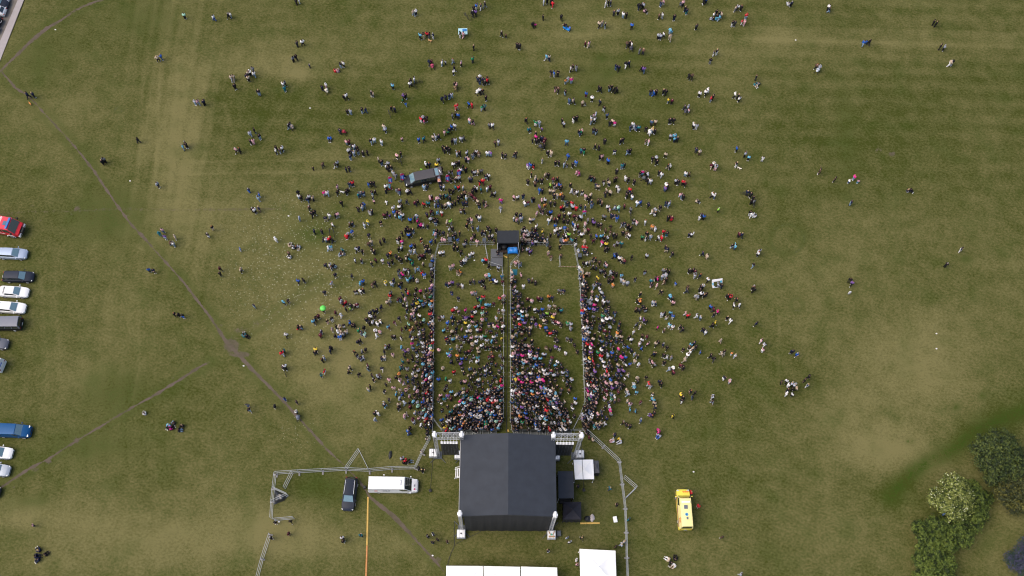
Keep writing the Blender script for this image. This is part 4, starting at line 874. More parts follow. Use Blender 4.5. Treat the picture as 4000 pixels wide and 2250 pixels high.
# ================================================================ flags, boards, small objects
def flag(u, v, hd, label):
    p = P(u, v, 1.2); r = empty('feather_flag', (p.x, p.y, 0), hd, label, 'flag', 'red and blue promotion flags round the open van')
    bm = NB(); box(bm, (0, 0, .03), (.7, .12, .05)); box(bm, (0, 0, .03), (.12, .7, .05)); obj('base', bm, PLAST, r)
    bm = NB(); pts = [(0, 0, .05), (0, 0, 1.4), (.02, 0, 2.3), (.15, 0, 2.7), (.38, 0, 2.8)]
    for a, b in zip(pts, pts[1:]): tube(bm, a, b, .018)
    obj('pole', bm, GALV, r)
    me = bpy.data.meshes.new('cloth'); bm = NB(); rows = []; n = 14
    for j in range(n + 1):
        z = .45 + 2.25 * j / n; wd = .62 * min(1, .55 + 3 * (j / n)) * (1 if j < n - 3 else (1, .85, .6, .3)[j - n + 3]); x0 = .02 + (.0 if j < n - 3 else (.02, .06, .12, .2)[j - n + 3])
        rows.append([bm.verts.new((x0 + wd * i / 6, .06 * math.sin(i * .9 + j * .3), z)) for i in range(7)])
    for a, b in zip(rows, rows[1:]):
        for i in range(6):
            f = bm.faces.new((a[i], a[i + 1], b[i + 1], b[i])); k = (i / 6 + .4) - ((rows.index(a)) / n); c = f.calc_center_median()
            t = (c.z - .45) / 2.25; f.material_index = 0 if (t > .72 or t < .12) and c.x < .62 else (2 if .18 < c.x < .45 and .2 < t < .66 else 1)
    bm.to_mesh(me); bm.free()
    for m_ in (mat('flag_red', (.62, .03, .12), .6), mat('flag_blue', (.04, .12, .55), .6), mat('flag_pale', (.35, .45, .75), .6)): me.materials.append(m_)
    o = link('cloth', me, None, r); s = o.modifiers.new('t', 'SOLIDIFY'); s.thickness = .012
flag(1517, 707, rad(5), 'red and blue feather flag standing outermost before the open van'); flag(1564, 695, rad(8), 'red and blue feather flag beside the dark man at the van bonnet')
flag(1741, 700, rad(4), 'red and blue feather flag nearest the promotion counter'); flag(1785, 680, rad(10), 'red and blue feather flag farthest behind the promotion counter')
def umbrella(u, v, col, label, R_=.62):
    p = P(u, v, 1.9); r = empty('umbrella', (p.x, p.y, 0), .3, label, 'umbrella'); bm = NB(); n = 8; rings = []
    for j in range(5):
        t = j / 4; rings.append([bm.verts.new((R_ * t * (1 - .06 * (k % 2)) * math.cos(math.pi * k / n), R_ * t * (1 - .06 * (k % 2)) * math.sin(math.pi * k / n), 2.15 - .32 * t * t)) for k in range(2 * n)])
    for a, b in zip(rings, rings[1:]):
        for k in range(2 * n): bm.faces.new((a[k], b[k], b[(k + 1) % (2 * n)], a[(k + 1) % (2 * n)]))
    bmesh.ops.remove_doubles(bm, verts=bm.verts, dist=.001); bmesh.ops.recalc_face_normals(bm, faces=bm.faces)
    o = obj('canopy', bm, mat('umbrella_' + label.split()[1], col, .5), r, smooth=30); s = o.modifiers.new('t', 'SOLIDIFY'); s.thickness = .008
    bm = NB(); tube(bm, (0, 0, 1.1), (0, 0, 2.25), .012); obj('shaft', bm, PLAST, r)
umbrella(1261, 1203, (.14, .68, .11), 'bright green umbrella open above a person on the dry grass', .5)
# big sky-blue cheque board held by two people
p = P(1808, 121, 1.1); r = empty('display_board', (p.x, p.y, .25), rad(6), 'pale blue display board held up by people far out on the lawn', 'board')
bm = NB(); box(bm, (0, 0, .75), (1.6, .04, 1.05), Matrix.Rotation(rad(-52), 3, 'X'), bev=.01); obj('board', bm, mat('board_cyan', (.42, .68, .75), .5, var=.08), r)
bm = NB(); box(bm, (.3, .10, .98), (.75, .02, .38), Matrix.Rotation(rad(-52), 3, 'X')); obj('printed_field', bm, mat('board_blue', (.02, .18, .5), .5), r)
bm = NB(); tube(bm, (-.5, .3, 0 - .25), (-.5, .1, .6), .02); tube(bm, (.5, .3, -.25), (.5, .1, .6), .02); obj('prop', bm, GALV, r)
# picture frame prop with white border
p = P(2806, 1115, .9); r = empty('photo_frame', (p.x, p.y, 0), rad(12), 'white photo frame with sky-blue edges propped among people', 'photo frame')
RX = Matrix.Rotation(rad(-40), 3, 'X'); bm = NB()
for c, s in (((0, 0, 1.35), (1.75, .07, .42)), ((0, 0, .18), (1.6, .07, .32)), ((-.72, 0, .76), (.3, .07, .85)), ((.72, 0, .76), (.3, .07, .85))):
    box(bm, RX @ Vector(c), s, RX, bev=.03)
obj('border', bm, mat('frame_white', (.82, .80, .82), .5, var=.05), r)
bm = NB()
for c, s in (((-.74, -.05, .8), (.2, .03, .45)), ((.62, -.05, 1.05), (.28, .03, .35)), ((.74, -.05, .45), (.16, .03, .3)), ((-.3, -.05, .22), (.4, .03, .12))): box(bm, RX @ Vector(c), s, RX)
obj('blue_print', bm, mat('frame_cyan', (.10, .45, .65), .5, var=.15), r)
bm = NB(); tube(bm, (-.7, .1, .1), (-.7, .9, .02), .025); tube(bm, (.7, .1, .1), (.7, .9, .02), .025); tube(bm, (-.7, .9, .02), (-.7, .75, 1.0), .025); tube(bm, (.7, .9, .02), (.7, .75, 1.0), .025); obj('stand', bm, PLAST, r)
# ---- prams
def pram(u, v, hd, col, label):
    p = P(u, v, .4); r = empty('pram', (p.x, p.y, 0), hd, label, 'pram', 'prams pushed across the lawn'); fm = mat('pram_%s' % label.split()[0], col, .7); bm = NB()
    rings = []
    for j in range(7):
        t = -1 + j / 3; s = math.sqrt(max(0.02, 1 - t * t * .92)); rings.append([(t * .42, .24 * s * math.cos(a), .58 - .2 * s * max(0, math.sin(a)) * 1 - .0) if False else (t * .42, .26 * s * math.cos(a), .62 + .22 * s * math.sin(a)) for a in [2 * math.pi * k / 10 for k in range(10)]])
    loft(bm, rings); obj('carrycot', bm, fm, r, smooth=60)
    bm = NB(); rings = []
    for j in range(5):
        a = math.pi * .15 + j / 4 * math.pi * .5; rings.append([(-.36 * math.cos(a) + .06, .28 * math.cos(b), .74 + .34 * math.sin(a) * math.sin(b)) for b in [math.pi * k / 8 for k in range(9)]])
    for x, y in zip(rings, rings[1:]):
        for k in range(8): bm.faces.new([bm.verts.new(c) for c in (x[k], y[k], y[k + 1], x[k + 1])])
    bmesh.ops.remove_doubles(bm, verts=bm.verts, dist=.001); o = obj('hood', bm, fm, r, smooth=60); s = o.modifiers.new('t', 'SOLIDIFY'); s.thickness = .02
    bm = NB()
    for s in (-.24, .24): tube(bm, (-.62, s, 1.0), (.35, s, .2), .016); tube(bm, (-.35, s, .2), (.2, s, .6), .016)
    tube(bm, (-.62, -.24, 1.0), (-.62, .24, 1.0), .02); obj('chassis', bm, PLAST, r)
    for x in (-.36, .38):
        for s in (-.27, .27): bm = NB(); lathe(bm, [(.11, -.02), (.14, -.02), (.14, .02), (.11, .02)], 14, Matrix.Translation((x, s, .14)) @ Matrix.Rotation(math.pi / 2, 4, 'X')); obj('wheel', bm, RUBBER, r)
X4 = lambda ox, oy, x, y: (ox + x / 2.574, oy + y / 2.574)
PRAMS = [((1000, 0, 1773, 670), -1.4, (.40, .06, .12), 'maroon checked pram pushed by a couple far out on the lawn'), ((1000, 0, 711, 918), -.9, (.6, .55, .45), 'cream pram beside a couple on the dark mown square'), ((1000, 0, 2005, 890), -1.3, (.18, .12, .06), 'brown pram near the edge of the dark mown square'),
 ((1000, 0, 2228, 928), -2.2, (.6, .6, .6), 'white pram at the side of a small group on the lawn'), ((1000, 0, 362, 1280), -.8, (.45, .36, .3), 'beige pram pushed by someone in navy'), ((1000, 0, 885, 1332), -.2, (.35, .03, .05), 'red pram with black wheels pushed sideways'),
 ((2000, 0, 1698, 48), -2.0, (.06, .06, .08), 'black pram at the far edge of the lawn'), ((2000, 0, 1198, 492), -1.5, (.025, .025, .03), 'black pram in front of a couple in white and brown'), ((2000, 0, 1745, 1122), -1.9, (.03, .03, .04), 'black pram beside a child in pink'),
 ((3000, 0, 497, 712), -2.2, (.5, .55, .62), 'pale blue pram in the dark strip of lawn'), ((2000, 563, 287, 30), -.6, (.03, .03, .04), 'black pram turned sideways near the group in dark clothes'), ((2000, 563, 1325, 347), -.2, (.08, .09, .1), 'dark grey pram in a group right of the open van'),
 ((2000, 1126, 1855, 88), -.5, (.5, .5, .52), 'light grey pram near the photo frame'), ((1000, 1126, 425, 1302), -1.4, (.14, .15, .19), 'slate grey pram on the diagonal dirt path')]
for (ox, oy, x, y), hd, col, lab in PRAMS: pram(*X4(ox, oy, x, y), hd, col, lab)
# ---- bicycles
def bicycle_proto():
    r = empty('bicycle', (0, 0, 0)); bm = NB(); h = {'bb': (0, 0, .28), 'st': (-.18, 0, .85), 'hd': (.42, 0, .85), 'ra': (-.45, 0, .34), 'fa': (.6, 0, .34), 'hb': (.44, 0, 1.0)}
    for a, b in (('bb', 'st'), ('bb', 'hd'), ('st', 'hd'), ('bb', 'ra'), ('st', 'ra'), ('hd', 'fa'), ('hd', 'hb')): tube(bm, h[a], h[b], .02)
    obj('frame', bm, PLAST, r)
    for x in (-.45, .6):
        bm = NB(); n = 20
        for k in range(n):
            a, b = 2 * math.pi * k / n, 2 * math.pi * (k + 1) / n; tube(bm, (x + .34 * math.cos(a), 0, .34 + .34 * math.sin(a)), (x + .34 * math.cos(b), 0, .34 + .34 * math.sin(b)), .022, 5)
        for k in range(8): a = math.pi * k / 4; tube(bm, (x, 0, .34), (x + .33 * math.cos(a), 0, .34 + .33 * math.sin(a)), .006, 4)
        obj('wheel', bm, RUBBER, r)
    bm = NB(); tube(bm, (.42, -.3, 1.02), (.42, .3, 1.02), .018); obj('handlebar', bm, PLAST, r)
    bm = NB(); box(bm, (-.2, 0, .93), (.28, .14, .06), bev=.02); obj('saddle', bm, PLAST, r); return r
BIKES = [((1000, 0, 2112, 158), -.9, 'bicycle standing alone at the far edge of the lawn'), ((1000, 0, 2160, 160), -1.5, 'bicycle held by a person in dark clothes far out'), ((1000, 0, 1575, 862), -.4, 'black bicycle ridden by someone in black'), ((1000, 0, 1625, 828), .3, 'bicycle with yellow front wheel beside the black bicycle'),
 ((1000, 0, 1340, 1138), -1.2, 'pale bicycle next to two people in navy'), ((1000, 563, 1410, 170), -.2, 'bicycle held by a person with pink hat'), ((1000, 563, 1455, 172), -1.2, 'bicycle beside the one held by the person with pink hat'), ((1000, 563, 740, 885), -1.4, 'blue-framed bicycle on the dark green grass patch'), ((1000, 563, 782, 888), -1.3, 'bicycle on the dark green patch below a white jacket'),
 ((2000, 563, 2340, 502), -.4, 'bicycle held by a navy-clad person near the grass rings'), ((2000, 563, 2420, 590), -1.3, 'bicycle leaning by two dark-clad people near the rings'), ((1000, 1126, 290, 835), -1.2, 'bicycle held by two people on the dry grass'), ((2000, 563, 1193, 715), -1.5, 'bicycle pushed by a person in a grey jacket')]
bk = bicycle_proto()
for k, ((ox, oy, x, y), hd, lab) in enumerate(BIKES):
    o = bk if k == 0 else copy_tree(bk); p = P(*X4(ox, oy, x, y), .4); o.location = (p.x, p.y, 0); o.rotation_euler = (0, 0, hd); tag(o, lab, 'bicycle', 'bicycles on the lawn')
# ---- mobility scooter
p = P(*X4(2000, 0, 548, 283), .3); r = empty('mobility_scooter', (p.x, p.y, 0), rad(-28), 'bright blue mobility scooter with a seated rider', 'scooter'); SB = paint('scooter_blue', (.02, .25, .7))
bm = NB(); box(bm, (-.35, 0, .42), (.62, .56, .3), bev=.1); box(bm, (.55, 0, .40), (.36, .5, .34), bev=.1); box(bm, (.12, 0, .2), (1.2, .5, .1), bev=.03); obj('body', bm, SB, r, smooth=40)
bm = NB(); box(bm, (-.3, 0, .68), (.45, .46, .12), bev=.04); box(bm, (-.55, 0, .98), (.12, .46, .55), bev=.04); obj('seat', bm, PLAST, r)
bm = NB(); tube(bm, (.55, 0, .5), (.38, 0, 1.0), .03); tube(bm, (.38, -.28, 1.02), (.38, .28, 1.02), .025); obj('handlebar', bm, PLAST, r)
bm = NB(); box(bm, (.62, 0, .82), (.3, .36, .25), bev=.04); obj('basket', bm, mat('scooter_basket', (.08, .14, .5), .6), r)
for x in (-.4, .6):
    for s in (-.28, .28): wheel(r, x, s, .14, .1)
# ---- dogs: one skinned body each
def skin_mesh(name, V_, E_, R_, sub=1):
    me = bpy.data.meshes.new(name); me.from_pydata(V_, E_, []); o = bpy.data.objects.new('tmp_skin', me); C.objects.link(o)
    s = o.modifiers.new('s', 'SKIN'); s.use_smooth_shade = True
    lay = me.skin_vertices[0].data
    for k, rr in enumerate(R_): lay[k].radius = rr if isinstance(rr, tuple) else (rr, rr); lay[k].use_root = (k == 0)
    if sub: m2 = o.modifiers.new('u', 'SUBSURF'); m2.levels = m2.render_levels = sub
    dg = bpy.context.evaluated_depsgraph_get(); dg.update(); out = bpy.data.meshes.new_from_object(o.evaluated_get(dg)); out.name = name
    bpy.data.objects.remove(o); bpy.data.meshes.remove(me)
    for p_ in out.polygons: p_.use_smooth = True
    return out
dv = [(-.3, 0, .5), (0, 0, .5), (.25, 0, .52), (.38, 0, .66), (.48, 0, .74), (.62, 0, .70), (-.42, 0, .55), (-.6, 0, .68)]; de = [(0, 1), (1, 2), (2, 3), (3, 4), (4, 5), (0, 6), (6, 7)]; dr = [.12, .12, .14, .08, .085, .04, .05, .025]
for s in (-1, 1):
    k = len(dv); dv += [(.25, s * .09, .38), (.24, s * .09, .2), (.27, s * .09, .03), (-.32, s * .1, .4), (-.24, s * .1, .3), (-.36, s * .1, .18), (-.32, s * .1, .03), (.44, s * .06, .84)]
    de += [(2, k), (k, k + 1), (k + 1, k + 2), (0, k + 3), (k + 3, k + 4), (k + 4, k + 5), (k + 5, k + 6), (4, k + 7)]; dr += [.06, .035, .035, .08, .06, .035, .035, .025]
dm = skin_mesh('dog', dv, de, dr)
for (ox, oy, x, y), hd, col, lab, sc_ in (((1000, 0, 1750, 410), -.5, (.45, .25, .12), 'tan dog sitting before the row of five people', .8), ((2000, 563, 2284, 242), -.6, (.65, .6, .52), 'cream dog on a lead beside a person in dark clothes', .8), ((0, 0, 303, 1042), -.8, (.55, .22, .06), 'ginger dog on the diagonal path near two officers', .75), ((1000, 563, 867, 482), -.3, (.7, .7, .68), 'white dog amid people left of the open van', .8)):
    me = dm.copy(); o = link('dog', me, mat('fur_' + lab.split()[0], col, .9, var=.25, scale=12)); p = P(*X4(ox, oy, x, y), .3); o.location = (p.x, p.y, 0); o.rotation_euler = (0, 0, hd); o.scale = (sc_,) * 3; tag(o, lab, 'dog')
# ---- litter too small for parts
lit = []
for k, (u, v) in enumerate(((558 / 2.574, 298 / 2.574), (1000 + 543 / 2.574, 1087 / 2.574), (3000 + 278 / 2.574, 403 / 2.574), (508, 563 + 370 / 2.574), (1127, 563 + 722 / 2.574), (1853, 563 + 1168 / 2.574), (2312, 563 + 1100 / 2.574), (952, 1429), (3658, 1303), (3658, 1362), (1090, 2038), (1690, 2170), (1500, 1855), (2709, 1843))):
    p = P(u, v); bm = NB(); bmesh.ops.create_icosphere(bm, subdivisions=1, radius=.16)
    for x in bm.verts: x.co = Vector((x.co.x * (1 + .4 * mnoise.noise(x.co * 9 + Vector((k, 0, 0)))), x.co.y * .8, max(0, x.co.z * .5)))
    o = obj('paper_scrap', bm, mat('paper', (.7, .7, .72), .7)); o.location = (p.x, p.y, .002); tag(o, 'small white scrap of litter lying on the grass', 'litter', 'scraps of litter on the grass', 'thing')

# ================================================================ trees and bushes
def leaf_mat(name, cols):
    m = bpy.data.materials.new(name); m.use_nodes = True; n = m.node_tree; b = n.nodes['Principled BSDF']; b.inputs['Roughness'].default_value = .6; b.inputs['Specular IOR Level'].default_value = .25
    a = n.nodes.new('ShaderNodeAttribute'); a.attribute_name = 'tint'; r = n.nodes.new('ShaderNodeValToRGB'); n.links.new(a.outputs['Fac'], r.inputs[0]); n.links.new(r.outputs[0], b.inputs['Base Color'])
    r.color_ramp.interpolation = 'LINEAR'; e = r.color_ramp.elements
    while len(e) < len(cols): e.new(.5)
    for k, (pos, c) in enumerate(cols): e[k].position = pos; e[k].color = (*c, 1)
    return m
def tree(name, blobs, nleaf, size, m, label, cat, seed, flower=0.0, flat=.55, group=None, trunk_r=.14):
    """blobs: image place, height, radius; leaves fill the outer shell of the united blobs, thinner where the noise is low"""
    rg = np.random.default_rng(seed); B = [(P(u, v, z), r) for u, v, z, r in blobs]; c = sum((b[0] for b in B), Vector()) / len(B); base = Vector((c.x, c.y, 0))
    r0 = empty(name, base, 0, label, cat, group); cs = np.array([np.array(b[0] - base) for b in B]); rs = np.array([b[1] for b in B])
    w_ = rs ** 2 / (rs ** 2).sum(); n = nleaf; idx = rg.choice(len(B), n * 3, p=w_); d = rg.normal(size=(n * 3, 3)); d /= np.linalg.norm(d, axis=1)[:, None]
    d[:, 2] = np.abs(d[:, 2]) * np.where(rg.random(n * 3) < .88, 1, -1)
    rad_ = rg.random(n * 3) ** .28; fz = np.array([mnoise.noise(Vector(x * 3.0 + k * 5)) for x, k in zip(d, idx)]); fz2 = np.array([mnoise.noise(Vector(x * 8.0 + k * 3)) for x, k in zip(d, idx)])
    p = cs[idx] + d * (rs[idx] * rad_ * (1 + .42 * fz + .28 * fz2))[:, None] * np.array([1, 1, .8])
    keep = (p[:, 2] > .15) & (fz + .8 * fz2 > -.14 - .3 * rg.random(n * 3)); p, dd_ = p[keep][:n], d[keep][:n]; n = len(p)
    ax = dd_ * .7 + rg.normal(size=(n, 3)) * .6; ax[:, 2] += flat; ax /= np.linalg.norm(ax, axis=1)[:, None]
    t = np.cross(ax, rg.normal(size=(n, 3))); t /= np.linalg.norm(t, axis=1)[:, None]; b_ = np.cross(ax, t)
    s = size * rg.uniform(.55, 1.3, n)[:, None]; co = np.stack([p - t * s, p - b_ * s * .55, p + t * s, p + b_ * s * .55], 1).reshape(-1, 3)
    me = bpy.data.meshes.new('crown'); me.vertices.add(4 * n); me.vertices.foreach_set('co', co.astype(np.float32).ravel()); me.loops.add(4 * n); me.loops.foreach_set('vertex_index', np.arange(4 * n, dtype=np.int32)); me.polygons.add(n); me.polygons.foreach_set('loop_start', np.arange(0, 4 * n, 4, dtype=np.int32)); me.update()
    clump = np.array([mnoise.noise(Vector(x * .9)) for x in p]); clump2 = np.array([mnoise.noise(Vector(x * 2.6)) for x in p]); tint = np.clip(.42 + .45 * clump + .95 * clump2 + .15 * rg.normal(size=n), 0, .88)
    if flower: tint = np.where(rg.random(n) < flower * (dd_[:, 2] > .0), 1.0, tint)
    at = me.attributes.new('tint', 'FLOAT', 'POINT'); at.data.foreach_set('value', np.repeat(tint, 4).astype(np.float32)); link('crown', me, m, r0)
    top = float(cs[:, 2].max()); bm = NB(); prev = None
    loft(bm, [[(k * math.cos(a) + .15 * z * .2, k * math.sin(a) + .1 * math.sin(z), z) for a in [2 * math.pi * i / 8 for i in range(8)]] for k, z in ((trunk_r * 1.5, 0), (trunk_r, .5), (trunk_r * .8, top * .6), (trunk_r * .35, top))]); 
    for q in cs:
        tube(bm, (0, 0, top * .35), (q[0] * .8, q[1] * .8, q[2]), trunk_r * .35, 5)
    obj('trunk', bm, mat('bark', (.10, .075, .055), .9, var=.3, scale=5, bump=.4), r0, smooth=60); return r0
GD = leaf_mat('leaves_dark', [(0, (.009, .016, .006)), (.4, (.036, .058, .016)), (.9, (.095, .12, .026)), (1, (.17, .15, .02))])
GM = leaf_mat('leaves_mid', [(0, (.010, .020, .004)), (.4, (.052, .082, .013)), (.9, (.125, .165, .028)), (1, (.14, .18, .03))])
GO = leaf_mat('leaves_olive', [(0, (.018, .024, .009)), (.5, (.050, .060, .019)), (.9, (.12, .115, .025)), (1, (.20, .16, .02))])
GW = leaf_mat('leaves_blossom', [(0, (.025, .042, .008)), (.45, (.12, .15, .030)), (.88, (.27, .30, .085)), (1, (.55, .58, .36))])
GL = leaf_mat('leaves_lilac', [(0, (.02, .045, .03)), (.45, (.035, .05, .06)), (.75, (.05, .05, .095)), (1, (.085, .08, .155))])
tree('dark_tree', [(3860, 1770, 3.2, 2.6), (3905, 1745, 3.6, 2.6), (3940, 1790, 3.2, 2.6), (3890, 1820, 2.8, 2.5), (3955, 1840, 2.6, 2.2), (3875, 1870, 1.6, 1.3), (3920, 1880, 1.7, 1.4), (3850, 1800, 2.3, 1.6)], 22000, .14, GD, 'dark green round tree, the largest crown beside the lawn', 'tree', 1)
tree('olive_bush', [(3935, 1930, 2.2, 1.9), (3975, 1900, 2.5, 2.0), (4000, 1960, 2.2, 2.0), (3960, 1980, 1.4, 1.3), (3925, 1900, 1.7, 1.3), (4030, 1910, 2.5, 2.4)], 13000, .13, GO, 'olive bush with yellowish tips at the picture edge', 'bush', 2)
tree('blossom_tree', [(3720, 1900, 3.6, 1.9), (3745, 1945, 3.7, 1.9), (3660, 1945, 3.2, 1.5), (3725, 1990, 3.5, 1.9), (3690, 1975, 3.3, 1.3), (3745, 1905, 3.4, 1.5), (3760, 1975, 3.3, 1.5)], 10000, .135, GW, 'pale yellow-green blossoming tree between the dark bushes', 'tree', 3, flower=.05)
tree('green_bush', [(3795, 1915, 1.9, 1.5), (3820, 1955, 1.9, 1.6), (3815, 2005, 1.7, 1.6), (3855, 1945, 1.2, 1.0), (3800, 2045, 1.4, 1.3), (3780, 2075, 1.1, 1.0)], 12000, .125, GM, 'mid-green bush hugging the far side of the blossoming tree', 'bush', 4)
tree('green_bush', [(3615, 2085, 2.1, 1.7), (3660, 2060, 2.2, 1.7), (3720, 2060, 2.1, 1.8), (3760, 2100, 1.9, 1.6), (3640, 2130, 1.9, 1.6), (3700, 2120, 1.9, 1.6), (3590, 2060, 1.5, 1.1), (3760, 2050, 1.5, 1.2)], 17000, .13, GM, 'wide green bush spreading below the blossoming tree', 'bush', 5)
tree('green_bush', [(3600, 2190, 1.7, 1.4), (3650, 2180, 1.9, 1.6), (3690, 2200, 1.9, 1.6), (3640, 2240, 1.9, 1.6), (3690, 2260, 1.8, 1.6), (3600, 2260, 1.5, 1.4), (3610, 2145, 1.5, 1.2)], 13500, .13, GM, 'green bush cut by the lower picture edge, below the wide bush', 'bush', 6)
tree('lilac_bush', [(3960, 2200, 1.8, 1.3), (3985, 2165, 1.9, 1.3), (4010, 2130, 2.0, 1.4), (3995, 2215, 1.7, 1.4), (3945, 2175, 1.3, .9), (4030, 2190, 1.8, 1.6)], 9000, .085, GL, 'purple lilac bush in the lower picture corner', 'bush', 7)
p = P(3685, 2010); bm = NB(); box(bm, (0, 0, .25), (.35, .25, .5), Matrix.Rotation(.4, 3, 'Z'), bev=.05); o = obj('bag', bm, mat('bag_blue', (.02, .12, .55), .5)); o.location = p; tag(o, 'small blue bag on the ground under the blossoming tree', 'bag')
